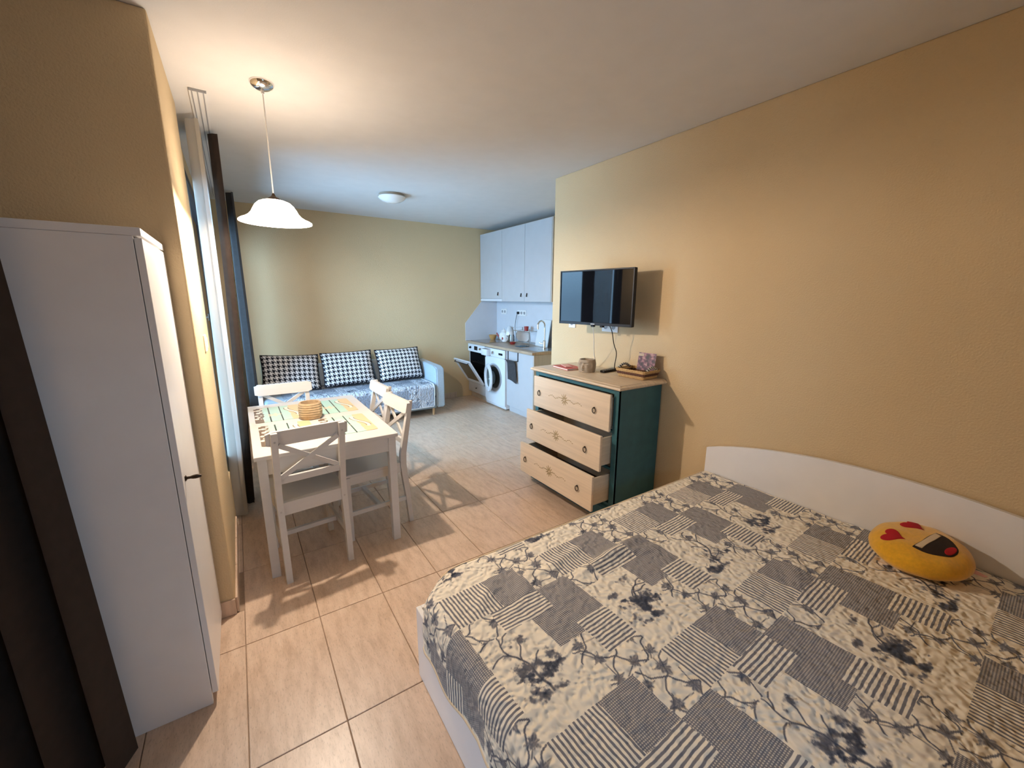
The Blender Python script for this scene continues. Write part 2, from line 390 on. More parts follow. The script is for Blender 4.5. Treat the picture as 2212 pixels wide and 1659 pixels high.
def grid(bm, fn, nu, nv, uvfn=None):
    vv = [[bm.verts.new(fn(i/nu, j/nv)) for j in range(nv+1)] for i in range(nu+1)]
    uvl = bm.loops.layers.uv.verify() if uvfn else None
    for i in range(nu):
        for j in range(nv):
            f = bm.faces.new((vv[i][j], vv[i+1][j], vv[i+1][j+1], vv[i][j+1]))
            if uvfn:
                for lp, (a, c) in zip(f.loops, ((i, j), (i+1, j), (i+1, j+1), (i, j+1))): lp[uvl].uv = uvfn(a/nu, c/nv)
    return vv
def mesh(name, bm, mat, smooth=None):
    bmesh.ops.recalc_face_normals(bm, faces=bm.faces)
    me = bpy.data.meshes.new(name); bm.to_mesh(me); bm.free()
    for mt in (mat if isinstance(mat, (list, tuple)) else [mat]): me.materials.append(mt)
    if smooth is not None:
        for p in me.polygons: p.use_smooth = True
        me.set_sharp_from_angle(angle=R(smooth))
    return me
def part(name, bm, mat, parent=None, smooth=None, loc=(0, 0, 0), rot=None, label=None):
    me = bm if isinstance(bm, bpy.types.Mesh) else mesh(name, bm, mat, smooth)
    o = bpy.data.objects.new(name, me); C.objects.link(o); o.location = loc
    if rot: o.rotation_euler = rot
    if parent is not None: o.parent = parent
    if label: o['label'] = label
    return o
def tag(o, label, cat, group=None):
    o['label'] = label; o['category'] = cat
    if group: o['group'] = group
    return o
def thing(name, label, cat, loc=(0, 0, 0), rz=0, group=None):
    o = bpy.data.objects.new(name, None); C.objects.link(o); o.empty_display_size = 0.05
    o.location = loc; o.rotation_euler = (0, 0, rz); return tag(o, label, cat, group)
def struct(name, bm=None, mat=None, parent=None, smooth=None):
    if bm is None:
        o = bpy.data.objects.new(name, None); C.objects.link(o); o.empty_display_size = 0.05
    else: o = part(name, bm, mat, parent, smooth)
    o['kind'] = 'structure'; return o
def copy_tree(o, parent=None):
    c = o.copy(); C.objects.link(c); c.parent = parent
    for ch in list(o.children): copy_tree(ch, c)
    return c

# ------------------------------------------------------------------ the room
XL, XR, YB, XK, YS, XREC, YN, H, YC = -0.155, 2.424, 5.64, 3.45, 2.168, -0.85, -1.0, 2.52, 2.985
YW0, YW1, ZW0, ZW1 = 3.04, 5.56, 0.35, 2.27           # window in the left wall
fl = struct('floor', B(-1.1, 3.6, -1.15, 5.8, -0.10, -0.005), GROUT)
cache = {}
def tile_mesh(w, d):
    k = (round(w, 3), round(d, 3))
    if k not in cache:
        bm = bmesh.new(); vs_ = box(bm, -w/2, w/2, -d/2, d/2, -0.008, 0.0)
        top = [e for e in bm.edges if all(v.co.z > -0.004 for v in e.verts)]
        bmesh.ops.bevel(bm, geom=top, offset=0.0015, segments=1, affect='EDGES')
        cache[k] = mesh('floor_tile', bm, TILE)
    return cache[k]
TX, TY, OX, OY, G = 0.30041, 0.59195, -0.12498, 1.92133, 0.0017
for i in range(-3, 12):
    for j in range(-5, 7):
        x0, x1, y0, y1 = OX+i*TX, OX+(i+1)*TX, OY+j*TY, OY+(j+1)*TY
        x0 = max(x0, XREC); y0 = max(y0, YN); y1 = min(y1, YB); x1 = min(x1, XK)
        if x0 < XL - 0.002:
            if y0 < YS - 0.05: y1 = min(y1, YS)
            else: x0 = XL
        if x1 > XR + 0.002:
            if y1 > YC + 0.05: y0 = max(y0, YC) if x0 > XR - 0.15 else y0
            else: x1 = XR
        if x1-x0 < 0.012 or y1-y0 < 0.012: continue
        w, d = x1-x0-2*G, y1-y0-2*G
        part('floor_tile', tile_mesh(w, d), None, fl, loc=((x0+x1)/2, (y0+y1)/2, 0))
struct('ceiling', B(-1.1, 3.6, -1.15, 5.8, H, H+0.1), CEIL)
struct('wall_left', B(-1.1, XL, YS, YW0, 0, H, bev=0.008, seg=2), WALL)
bm = bmesh.new()
box(bm, -0.42, XL, YW0, 5.80, 0, ZW0); box(bm, -0.42, -0.20, YW0, 5.80, ZW1, H); box(bm, -0.42, XL, YW1, 5.80, ZW0, ZW1)
struct('wall_window', bm, WALL)
struct('wall_back', B(XL, 3.6, YB, 5.80, 0, H), WALL)
struct('wall_right', B(XR, 3.6, -1.15, YC, 0, H, bev=0.004), WALL)
struct('wall_kitchen', B(XK, 3.6, YC, YB, 0, H), WALL)
bm = bmesh.new(); x3a, x3b, z3a, z3b = 0.42, 1.08, 1.15, 1.78
box(bm, -1.1, x3a, -1.15, YN, 0, H); box(bm, x3b, XR, -1.15, YN, 0, H); box(bm, x3a, x3b, -1.15, YN, 0, z3a); box(bm, x3a, x3b, -1.15, YN, z3b, H)
struct('wall_near', bm, WALL)
bm = bmesh.new()
y2a, y2b, z2a, z2b = 0.55, 1.20, 0.06, 0.52
box(bm, -1.1, XREC, YN, YS, 0, z2a); box(bm, -1.1, XREC, YN, YS, z2b, H); box(bm, -1.1, XREC, YN, y2a, z2a, z2b); box(bm, -1.1, XREC, y2b, YS, z2a, z2b)
struct('wall_recess', bm, WALL)

struct('floor_bounce_slab', B(-2.1, -1.1, -1.15, 9.0, -0.20, -0.06), BOUNCE_SLAB)  # unseen pale slab, added to bounce daylight up to the ceiling
struct('floor_bounce_slab_far', B(-1.1, -0.42, 3.10, 9.0, -0.20, -0.06), BOUNCE_SLAB)  # second piece of the added bounce slab
def skirting(name, segs, nrm):
    root = struct(name)
    for (x0, x1, y0, y1) in segs:
        part('skirting_tile', B(x0, x1, y0, y1, 0.001, 0.082, bev=0.002), TILE, root)
skirting('baseboard_left', [(XL-0.60+0.302*k, XL-0.60+0.302*k+0.298, YS-0.010, YS) for k in range(2)] +
         [(XL, XL+0.010, YS+0.002+0.302*k, YS+0.300+0.302*k) for k in range(3)], 0)
skirting('baseboard_back', [(0.0+0.302*k, 0.298+0.302*k, YB-0.010, YB) for k in range(10) if 0.302*k+0.298 < 2.98], 0)

def window(name, x, y0, y1, z0, z1, nsash):
    root = struct(name)
    f = 0.055
    for a in ((y0, y0+f, z0, z1), (y1-f, y1, z0, z1), (y0+f, y1-f, z0, z0+f), (y0+f, y1-f, z1-f, z1)):
        part('frame_bar', B(x-0.07, x, a[0], a[1], a[2], a[3], bev=0.003), ANTHR, root)
    cuts = [y0+f]+([y0+f+1.93] if nsash == 2 else [])+[y1-f]
    for k in range(nsash):
        a, b_ = cuts[k], cuts[k+1]
        bm = bmesh.new(); g = 0.06
        for q in ((a, a+g, z0+f, z1-f), (b_-g, b_, z0+f, z1-f), (a+g, b_-g, z0+f, z0+f+g), (a+g, b_-g, z1-f-g, z1-f)):
            box(bm, x-0.058, x+0.012, q[0]+0.001, q[1]-0.001, q[2]+0.001, q[3]-0.001, bev=0.004)
        s = part('sash', bm, ANTHR, root)
        part('pane', B(x-0.030, x-0.022, a+g-0.01, b_-g+0.01, z0+f+g-0.01, z1-f-g+0.01), GLASS, s)
        bm = bmesh.new(); hy = b_-g/2 if k == 0 else a+g/2
        box(bm, x+0.012, x+0.022, hy-0.014, hy+0.014, (z0+z1)/2-0.035, (z0+z1)/2+0.035, bev=0.003); box(bm, x+0.022, x+0.05, hy-0.008, hy+0.008, (z0+z1)/2-0.008, (z0+z1)/2+0.008)
        box(bm, x+0.042, x+0.054, hy-0.009, hy+0.009, (z0+z1)/2-0.12, (z0+z1)/2+0.008, bev=0.003)
        part('window_handle', bm, CHROME, s)
    return root
window('window_1', -0.170, YW0, YW1, ZW0, ZW1, 2)
window('window_2', XREC-0.06, y2a, y2b, z2a, z2b, 1)
w3 = window('window_3', 0, x3a, x3b, z3a, z3b, 1); w3.location = (x3a+x3b, YN-0.05, 0)  # unseen window added behind the camera as daylight fill
w3.rotation_euler = (0, 0, PI/2)

# ------------------------------------------------------------------ bed
BY0, BY1, BX0 = -0.36, 1.363, 0.460
bed = thing('bed', 'white double bed with a low arched headboard against the ochre wall', 'bed', (1.4, 0.5, 0))
def L(o, *a): return tuple(a)
bo = Vector((1.4, 0.5, 0))
def bp(name, bm, mat, smooth=None):
    bmesh.ops.translate(bm, verts=bm.verts, vec=-bo); return part(name, bm, mat, bed, smooth)
bp('foot_panel', B(BX0, BX0+0.018, BY0, BY1, 0.004, 0.318, bev=0.0015), WHITE)
bp('side_panel', B(BX0+0.0185, 2.385, BY1-0.018, BY1, 0.004, 0.318, bev=0.0015), WHITE)
bp('side_panel', B(BX0+0.0185, 2.385, BY0, BY0+0.018, 0.004, 0.318, bev=0.0015), WHITE)
bp('slat_base', B(BX0+0.03, 2.38, BY0+0.02, BY1-0.02, 0.15, 0.17), DARKIN)
hb = [(BY1, 0.02), (BY1, 0.588)]
for k in range(1, 24):
    t = k/24; y = BY1+(BY0-BY1)*t; hb.append((y, 0.588+0.135*(1-(2*t-1)**2)**0.9))
hb += [(BY0, 0.588), (BY0, 0.02)]
bm = bmesh.new(); prism(bm, hb, 'x', 2.388, 2.410); bp('headboard', bm, WHITE)
bp('mattress', B(BX0+0.055, 2.385, BY0+0.03, BY1-0.03, 0.172, 0.422, bev=0.03, seg=3), MATTR, 40)

# ---- quilt with its patchwork print
def vnoise(x, y, seed=0):
    """value noise on arrays"""
    xi = np.floor(x).astype(np.int64); yi = np.floor(y).astype(np.int64); fx = x-xi; fy = y-yi
    fx = fx*fx*(3-2*fx); fy = fy*fy*(3-2*fy)
    def h(a, b_):
        n = (a*374761393 + b_*668265263 + seed*982451653) & 0xffffffff
        n = ((n ^ (n >> 13))*1274126177) & 0xffffffff
        return ((n ^ (n >> 16)) & 0xffff)/65535.0
    return (h(xi, yi)*(1-fx)+h(xi+1, yi)*fx)*(1-fy)+(h(xi, yi+1)*(1-fx)+h(xi+1, yi+1)*fx)*fy
def fbm(x, y, seed=0, o=4):
    s = 0; a = 0.5; tot = 0
    for k in range(o): s = s+a*vnoise(x*2**k, y*2**k, seed+k*17); tot += a; a *= 0.55
    return s/tot
PX, PY = 0.467, 0.594
def cell_kind(u, v):
    """0 print (1 vine / 2 toile flag), 1 stripes across, 2 stripes along, 3 weave; arrays in cell coords"""
    k = np.zeros(u.shape, int); toile = np.zeros(u.shape, bool)
    r = v < .157
    k[r & (u < .18)] = 1; k[r & (u >= .18) & (u < .325)] = 3
    r = (v >= .157) & (v < .257)
    k[r & (u >= .12) & (u < .325)] = 2; k[r & (u >= .325)] = 3
    r = (v >= .257) & (v < .362); toile |= r & (u < .225); k[r & (u >= .225)] = 3
    r = (v >= .362) & (v < .402); toile |= r & (u < .225); k[r & (u >= .225) & (u < .335)] = 3; k[r & (u >= .335)] = 2
    r = (v >= .402) & (v < .507); toile |= r & (u < .235); k[r & (u >= .335)] = 2
    r = (v >= .507); toile |= r & (u < .25)
    return k, toile
def seg_d(u, v, a, b_):
    dx, dy = b_[0]-a[0], b_[1]-a[1]; t = np.clip(((u-a[0])*dx+(v-a[1])*dy)/(dx*dx+dy*dy), 0, 1)
    return np.hypot(u-a[0]-t*dx, v-a[1]-t*dy), t
def ink_vine(u, v):
    a = u+v; b_ = u-v; Lp = 0.132
    wa = a+0.009*np.sin(b_*48)+0.002*np.sin(b_*120); wb = b_+0.009*np.sin(a*48+1)+0.002*np.sin(a*130)
    da = np.abs(((wa/Lp) % 1)-.5)*Lp; db = np.abs(((wb/Lp) % 1)-.5)*Lp
    ink = np.maximum(np.clip(1.7-da/0.0026, 0, 1), np.clip(1.7-db/0.0026, 0, 1))*0.72
    lr = np.random.default_rng(3)
    gx = 0.078
    for i in range(-1, 8):
        for j in range(-1, 10):
            cx, cy = (i+.5)*gx+lr.uniform(-.014, .014), (j+.5)*gx+lr.uniform(-.014, .014); ang = lr.uniform(0, 6.28); Rl = lr.uniform(.030, .044)
            if lr.uniform() < .12: continue
            du, dv = u-cx, v-cy; near = (np.abs(du) < .07) & (np.abs(dv) < .07)
            if not near.any(): continue
            r = np.hypot(du[near], dv[near]); ph = np.arctan2(dv[near], du[near])-ang
            lim = Rl*(0.42+0.58*np.abs(np.cos(ph*1.5))**0.6)*(0.85+0.15*np.cos(7*ph))
            lim = np.where(np.cos(ph) < -0.2, lim*0.55, lim)
            leaf = np.clip((lim-r)/0.004, 0, 1)*(0.36+0.16*np.sin(ph*6)**2)
            st = np.clip(1-np.abs(r*np.sin(ph))/0.0022, 0, 1)*(np.cos(ph) < 0)*(r < Rl*1.7)*.8
            ink[near] = np.maximum(ink[near], np.maximum(leaf, st))
    return ink
def ink_toile(u, v, var):
    s = 31+var*57
    n1 = fbm(u*26, v*26, s, 5); n2 = fbm(u*75, v*75, s+5, 4); ink = np.zeros(u.shape)
    lr = np.random.default_rng(11+var)
    nn = n1*.45+n2*.55
    def clump(cx, cy, rx, ry, dens, dark):
        e = ((u-cx)/rx)**2+((v-cy)/ry)**2
        return np.clip((nn-(0.30+0.26*e+0.35*(0.75-dens)))*6.5, 0, 1)*np.clip(0.25+1.5*(n1-.25), 0.2, 1)*dark*(e < 3)
    for c in ((.10, .40, .075, .035, .62, 1.1), (.135, .455, .085, .030, .72, 1.4), (.07, .475, .05, .03, .6, 1.0), (.15, .32, .05, .022, .58, .9),
              (.06, .34, .035, .018, .55, .8), (.19, .41, .03, .05, .58, .9), (.115, .505, .08, .018, .68, 1.3)):
        ink = np.maximum(ink, clump(c[0]+lr.uniform(-.015, .015), c[1]+lr.uniform(-.015, .015), *c[2:]))
    p = np.array([.11, .50]); d = -1.5
    for k in range(12):                                   # trunk and twigs
        q = p+0.022*np.array([math.cos(d), math.sin(d)]); dist, t = seg_d(u, v, p, q)
        ink = np.maximum(ink, np.clip(1-dist/(0.006-0.0003*k), 0, 1)); d += lr.uniform(-.55, .55)
        if k % 2:
            e = d+lr.choice([-1, 1])*lr.uniform(.6, 1.3); w0 = q
            for kk in range(4):
                w1 = w0+0.018*np.array([math.cos(e), math.sin(e)]); dist, t = seg_d(u, v, w0, w1)
                ink = np.maximum(ink, np.clip(1-dist/0.0032, 0, 1)*.9); e += lr.uniform(-.6, .6); w0 = w1
        p = q
    return ink
def print_data(X, Y, ox=.49, oy=1.21, th=R(2.6), sc=1.0):
    du, dv = (X-ox)*sc, (Y-oy)*sc
    U = du*math.cos(th)+dv*math.sin(th); V = du*math.sin(th)-dv*math.cos(th)
    cu, cv = U % PX, V % PY
    k, toile = cell_kind(cu, cv)
    ink = np.zeros(U.shape)
    mv = (k == 0) & ~toile; ink[mv] = ink_vine(cu[mv], cv[mv])
    var = ((np.floor(U/PX)+2*np.floor(V/PY)).astype(int)) % 3
    for q in range(3):
        mt = toile & (var == q); ink[mt] = ink_toile(cu[mt], cv[mt], q)
    return U, V, k, ink
def cloth_object(name, P, S_, T_, mats, pd, parent=None, thick=0.006):
    """P: (n,m,3) vertex grid, S_/T_: flat cloth coordinates for the print"""
    n, m_ = P.shape[:2]
    U, V, k, ink = print_data(S_, T_, **pd)
    me = bpy.data.meshes.new(name)
    idx = np.arange(n*m_).reshape(n, m_)
    q = np.stack([idx[:-1, :-1], idx[1:, :-1], idx[1:, 1:], idx[:-1, 1:]], -1).reshape(-1, 4)
    me.vertices.add(n*m_); me.vertices.foreach_set('co', P.reshape(-1).astype(np.float32))
    me.loops.add(q.size); me.loops.foreach_set('vertex_index', q.reshape(-1).astype(np.int32))
    me.polygons.add(len(q)); me.polygons.foreach_set('loop_start', np.arange(0, q.size, 4, dtype=np.int32))
    uv = np.stack([U.reshape(-1), V.reshape(-1)], -1)
    # the patch of a face is read at its centre
    sc_ = (S_[:-1, :-1]+S_[1:, 1:])/2; tc_ = (T_[:-1, :-1]+T_[1:, 1:])/2
    du, dv = (sc_-pd.get('ox', .49))*pd.get('sc', 1.0), (tc_-pd.get('oy', 1.21))*pd.get('sc', 1.0); th = pd.get('th', R(2.6))
    kf, _ = cell_kind((du*math.cos(th)+dv*math.sin(th)) % PX, (du*math.sin(th)-dv*math.cos(th)) % PY)
    me.update(calc_edges=True)
    for mt in mats: me.materials.append(mt)
    me.polygons.foreach_set('material_index', kf.reshape(-1).astype(np.int32))
    me.polygons.foreach_set('use_smooth', np.ones(len(q), bool))
    l_ = me.uv_layers.new(name='print'); l_.data.foreach_set('uv', uv[q.reshape(-1)].astype(np.float32).reshape(-1))
    at = me.attributes.new('ink', 'FLOAT', 'POINT'); at.data.foreach_set('value', np.clip(ink, 0, 1).reshape(-1).astype(np.float32))
    me.update(); me.validate()
    o = bpy.data.objects.new(name, me); C.objects.link(o)
    if parent: o.parent = parent
    return o
D = 0.003
s = np.arange(0.0, 2.135, D); t = np.arange(0.0, 1.755, D)      # s from the headboard to the foot hem, t from the dresser side
ZQ = 0.437
def edge_profile(d, r, out):
    """d = cloth length past the start of the bend -> (outward, drop)"""
    d = np.maximum(d, 0); a = np.minimum(d/r, PI/2)
    return r*np.sin(a), r*(1-np.cos(a))+np.maximum(d-r*PI/2, 0)
SS, TT = np.meshgrid(s, t, indexing='ij')
xs0, rB = 2.382, 0.055
sb = xs0-0.505                                                    # flat length before the foot bend
ox_, dx_ = edge_profile(SS-sb, rB, 0)
ytop = BY1-0.028
oy_, dy_ = edge_profile(0.03-TT, 0.045, 0)
X = np.where(SS < sb, xs0-SS, xs0-sb-ox_); Yq = np.where(TT > 0.03, ytop+0.0-(TT-0.03), ytop+oy_)
Z = ZQ-dx_-dy_
# puckers, folds and the hanging hem
nz = fbm(SS*3.0+5, TT*3.0, 3, 4)-.5; nz2 = fbm(SS*14, TT*14+9, 8, 3)-.5
flat = np.clip(1-dx_/0.05, 0, 1)
Z = Z+flat*(0.020*nz+0.006*nz2)*np.clip(TT/0.1, 0.2, 1)
def fold(cx, cy, ang, ln, w, h):
    a = (xs0-SS-cx)*math.cos(ang)+(ytop-TT-cy)*math.sin(ang); b_ = -(xs0-SS-cx)*math.sin(ang)+(ytop-TT-cy)*math.cos(ang)
    return h*np.exp(-(b_/w)**2-(a/ln)**4)
for f_ in ((1.22, 1.03, 0.10, .20, .028, .018), (1.32, 0.99, -0.3, .14, .03, .012), (0.80, 1.08, 0.9, .10, .03, .010), (0.66, 1.12, 0.7, .12, .025, .008), (1.75, .55, 0.5, .15, .04, .010), (1.0, 1.12, .2, .18, .025, .008)):
    Z = Z+flat*fold(*f_)
hang = np.clip((dx_-0.04)/0.1, 0, 1)
X = X-hang*(0.004+0.006*np.sin(TT*21+1)+0.02*(fbm(TT*5, SS*2, 21, 2)-.4))
X = np.where(hang > 0.01, np.minimum(X, 0.452), X)
Z = Z+hang*0.018*(fbm(TT*2.2, TT*0+3, 5, 2)-.35)+hang*0.05*np.clip((TT-0.35)/0.4, 0, 1)
cr = np.clip(1-TT/0.13, 0, 1)**1.6
X = X+np.clip((SS-sb+0.10)/0.15, 0, 1)*cr*0.075; Z = Z+hang*cr*0.03
cr2 = np.clip((SS-sb+0.16)/0.16, 0, 1.5)**1.6*np.clip(1-TT/0.10, 0, 1)
Yq = Yq-0.035*cr2
P = np.stack([X, Yq, Z], -1)
quilt = cloth_object('bedspread', P, X*0+(xs0-SS), ytop+0.03-TT, QM, {})
tag(quilt, 'quilted grey and cream patchwork bedspread with leaf and tree prints on the bed', 'bedspread')
hem = [tuple(P[i, 0]) for i in range(0, len(s), 6)]
bm = bmesh.new(); tube(bm, [Vector(h)+Vector((0, .002, 0)) for h in hem], 0.0042, 6); part('piping', bm, CREAMF, quilt, 60)
hem = [tuple(P[len(s)-1, j]) for j in range(0, len(t), 4)]
bm = bmesh.new(); tube(bm, [Vector(h) for h in hem], 0.0042, 6); part('piping', bm, CREAMF, quilt, 60)

# ---- yellow heart-eyed cushion
cu = thing('round_cushion', 'round yellow plush cushion with red heart eyes and a laughing mouth', 'cushion', (2.228, 0.330, 0.497), 0)
cu.rotation_euler = (R(2), R(-9), R(-12))
CR, CT = 0.157, 0.064
prof = [(0, -CT*0.72)]
for k in range(1, 25):
    a = -PI/2+PI*k/25; prof.append((CR*max(0, math.cos(a))**0.58, CT*math.sin(a)*(1.0 if a > 0 else 0.72)))
prof.append((0, CT))
def cush_h(r): 
    c_ = min(1, max(0, r/CR))**(1/0.58); return CT*math.sqrt(max(0, 1-c_*c_))
bm = bmesh.new(); lathe(bm, prof, 56)
for v in bm.verts: v.co.z += 0.003*math.sin(v.co.x*60)*math.sin(v.co.y*47+1)
part('body', bm, YELLOW, cu, 80)
def patch(name, outline, ctr, mat, lift):
    bm = bmesh.new(); n = len(outline); rings = []
    NR = 10
    for k in range(NR+1):
        f = k/NR
        rings.append([Vector((ctr[0]+(x-ctr[0])*f, ctr[1]+(y-ctr[1])*f, 0)) for x, y in outline])
    vv = []
    for k, rg in enumerate(rings):
        row = []
        for p_ in (rg if k else rg[:1]):
            z = cush_h(math.hypot(p_.x, p_.y))+0.003*math.sin(p_.x*60)*math.sin(p_.y*47+1)
            row.append(bm.verts.new((p_.x, p_.y, z+(lift if k < NR else lift*0.2))))
        vv.append(row)
    for i in range(n): bm.faces.new((vv[0][0], vv[1][i], vv[1][(i+1) % n]))
    for k in range(1, NR):
        for i in range(n): bm.faces.new((vv[k][i], vv[k+1][i], vv[k+1][(i+1) % n], vv[k][(i+1) % n]))
    return part(name, bm, mat, cu, 80)
# local axes: +y = top of the face, +x towards the headboard
def heart(cx, cy, sz, rot):
    o_ = []
    for k in range(40):
        a = 2*PI*k/40; x = 16*math.sin(a)**3/17; y = (13*math.cos(a)-5*math.cos(2*a)-2*math.cos(3*a)-math.cos(4*a))/17
        o_.append((cx+sz*(x*math.cos(rot)-y*math.sin(rot)), cy+sz*(x*math.sin(rot)+y*math.cos(rot))))
    return o_
patch('heart_eye', heart(-0.064, 0.064, 0.042, 0.12), (-0.064, 0.062), REDF, 0.0035)
patch('heart_eye', heart(0.066, 0.060, 0.042, -0.12), (0.066, 0.058), REDF, 0.0035)
mo = [(-0.082, -0.010)]+[(-0.082+0.164*k/12, -0.010) for k in range(1, 13)]+[(0.082*math.cos(PI*k/20), -0.010-0.098*math.sin(PI*k/20)) for k in range(1, 20)]
patch('mouth', mo, (0, -0.045), DARKF, 0.003)
te = [(-0.076+0.152*k/12, -0.013) for k in range(13)]+[(0.070-0.140*k/12, -0.034) for k in range(13)]
patch('teeth', te, (0, -0.0235), CREAMF, 0.0048)
to = [(0.034*math.cos(2*PI*k/24), -0.090+0.013*math.sin(2*PI*k/24)) for k in range(24)]
patch('tongue', to, (0, -0.090), REDF, 0.0048)
bm = bmesh.new(); prism(bm, [(0.02, -0.150), (0.045, -0.148), (0.040, -0.185), (0.028, -0.182)], 'z', -0.004, -0.002); part('cloth_tag', bm, PINK, cu)

# ------------------------------------------------------------------ dresser with open drawers
DX, DY = 2.19, 2.19
dr = thing('dresser', 'teal chest of three pulled-out cream drawers below the television', 'dresser', (DX, DY, 0))
def dp(name, bm, mat, parent=dr, smooth=None):
    bmesh.ops.translate(bm, verts=bm.verts, vec=(-DX, -DY, 0)); return part(name, bm, mat, parent, smooth)
fx, bx, ya, yb_ = 1.985, 2.412, 1.745, 2.632
dp('side_panel', B(fx, bx, ya, ya+0.022, 0.13, 0.930, bev=0.002), TEAL)
dp('side_panel', B(fx, bx, yb_-0.022, yb_, 0.13, 0.930, bev=0.002), TEAL)
dp('back_panel', B(bx-0.010, bx, ya+0.022, yb_-0.022, 0.13, 0.930), TEAL)
bm = bmesh.new()
box(bm, fx-0.002, fx+0.02, ya, ya+0.042, 0.13, 0.930, bev=0.002); box(bm, fx-0.002, fx+0.02, yb_-0.042, yb_, 0.13, 0.930, bev=0.002)
box(bm, fx, fx+0.02, ya+0.042, yb_-0.042, 0.900, 0.930)
for z in (0.635, 0.372): box(bm, fx, fx+0.02, ya+0.042, yb_-0.042, z, z+0.016)
dp('front_frame', bm, TEAL)
bm = bmesh.new()
prism(bm, [(fx-0.026, 0.0), (fx-0.026, 0.092), (fx-0.018, 0.108), (fx-0.006, 0.118), (fx-0.003, 0.132), (bx, 0.132), (bx, 0.0)], 'y', ya-0.016, yb_+0.016)
dp('plinth', bm, TEAL)
bm = bmesh.new()
tp = [(-0.022, 0.9305), (-0.031, 0.935), (-0.035, 0.942), (-0.033, 0.949), (-0.027, 0.953), (-0.021, 0.955), (-0.017, 0.959), (-0.010, 0.962)]
# moulded top: stack of rounded-rect rings following the edge profile (front and both sides)
def ring(off, z): return [(fx+off, ya+off, z), (bx+0.008, ya+off, z), (bx+0.008, yb_-off, z), (fx+off, yb_-off, z)]
rs = [[bm.verts.new(q) for q in ring(o, z)] for o, z in tp]
for a, b_ in zip(rs, rs[1:]):
    for k in range(4): bm.faces.new((a[k], a[(k+1) % 4], b_[(k+1) % 4], b_[k]))
bm.faces.new(rs[0][::-1]); bm.faces.new(rs[-1]); dp('top', bm, TOPW, smooth=30)
def leafpoly(bm, cx, cy, a, ln, w, xx):
    o_ = []
    for k in range(10):
        t_ = 2*PI*k/10; u = math.cos(t_)*ln/2; v = math.sin(t_)*w/2*(1-0.3*math.cos(t_))
        o_.append((cx+u*math.cos(a)-v*math.sin(a), cy+u*math.sin(a)+v*math.cos(a)))
    prism(bm, o_, 'x', xx, xx-0.0006)
def drawer(x, z0, z1):
    y0, y1 = 1.780, 2.602; h = 0.02
    bm = bmesh.new(); box(bm, x, x+h, y0, y1, z0, z1, bev=0.004, seg=2)
    f = dp('drawer', bm, CREAMW)
    def q(name, bm, mat, smooth=None):
        bmesh.ops.translate(bm, verts=bm.verts, vec=(-DX, -DY, 0)); return part(name, bm, mat, f, smooth)
    bx1 = x+0.385
    ztop = z1-0.025
    q('drawer_side', B(x+h, bx1, y0+0.018, y0+0.030, z0+0.03, ztop, bev=0.001), BOXWOOD)
    q('drawer_side', B(x+h, bx1, y1-0.030, y1-0.018, z0+0.03, ztop, bev=0.001), BOXWOOD)
    q('drawer_back', B(bx1-0.012, bx1, y0+0.030, y1-0.030, z0+0.03, ztop), BOXWOOD)
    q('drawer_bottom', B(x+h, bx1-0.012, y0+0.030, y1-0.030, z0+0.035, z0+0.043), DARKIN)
    for yy in (y0+0.135, y1-0.075):
        zc = (z0+z1)/2-0.005
        bm = bmesh.new()
        bmesh.ops.create_uvsphere(bm, u_segments=10, v_segments=6, radius=0.0065, matrix=Matrix.Translation((x-0.006, yy, zc+0.017)))
        tube(bm, [(x-0.008, yy+0.0175*math.sin(2*PI*k/20)*0.85, zc-0.0015+0.0185*math.cos(2*PI*k/20)) for k in range(20)], 0.0028, 8, closed=True)
        q('ring_pull', bm, BRONZE, 50)
    bm = bmesh.new(); yc, zc = (y0+y1)/2+0.035, (z0+z1)/2; rr = random.Random(int(z0*1000))
    for sgn in (-1, 1):
        for k in range(9):
            t_ = k/8; leafpoly(bm, yc+sgn*(0.045+0.135*t_), zc+0.008*math.sin(t_*9+1), rr.uniform(-.7, .7), 0.022-0.008*t_, 0.006, x)
    for k in range(11):
        a = 2*PI*k/11+0.2; ln = rr.uniform(.030, .048); leafpoly(bm, yc+0.024*math.cos(a), zc+0.026*math.sin(a), a, ln, 0.009, x)
    q('painted_motif', bm, MOTIF)
drawer(1.9425, 0.648, 0.898); drawer(1.872, 0.385, 0.632); drawer(1.814, 0.116, 0.365)

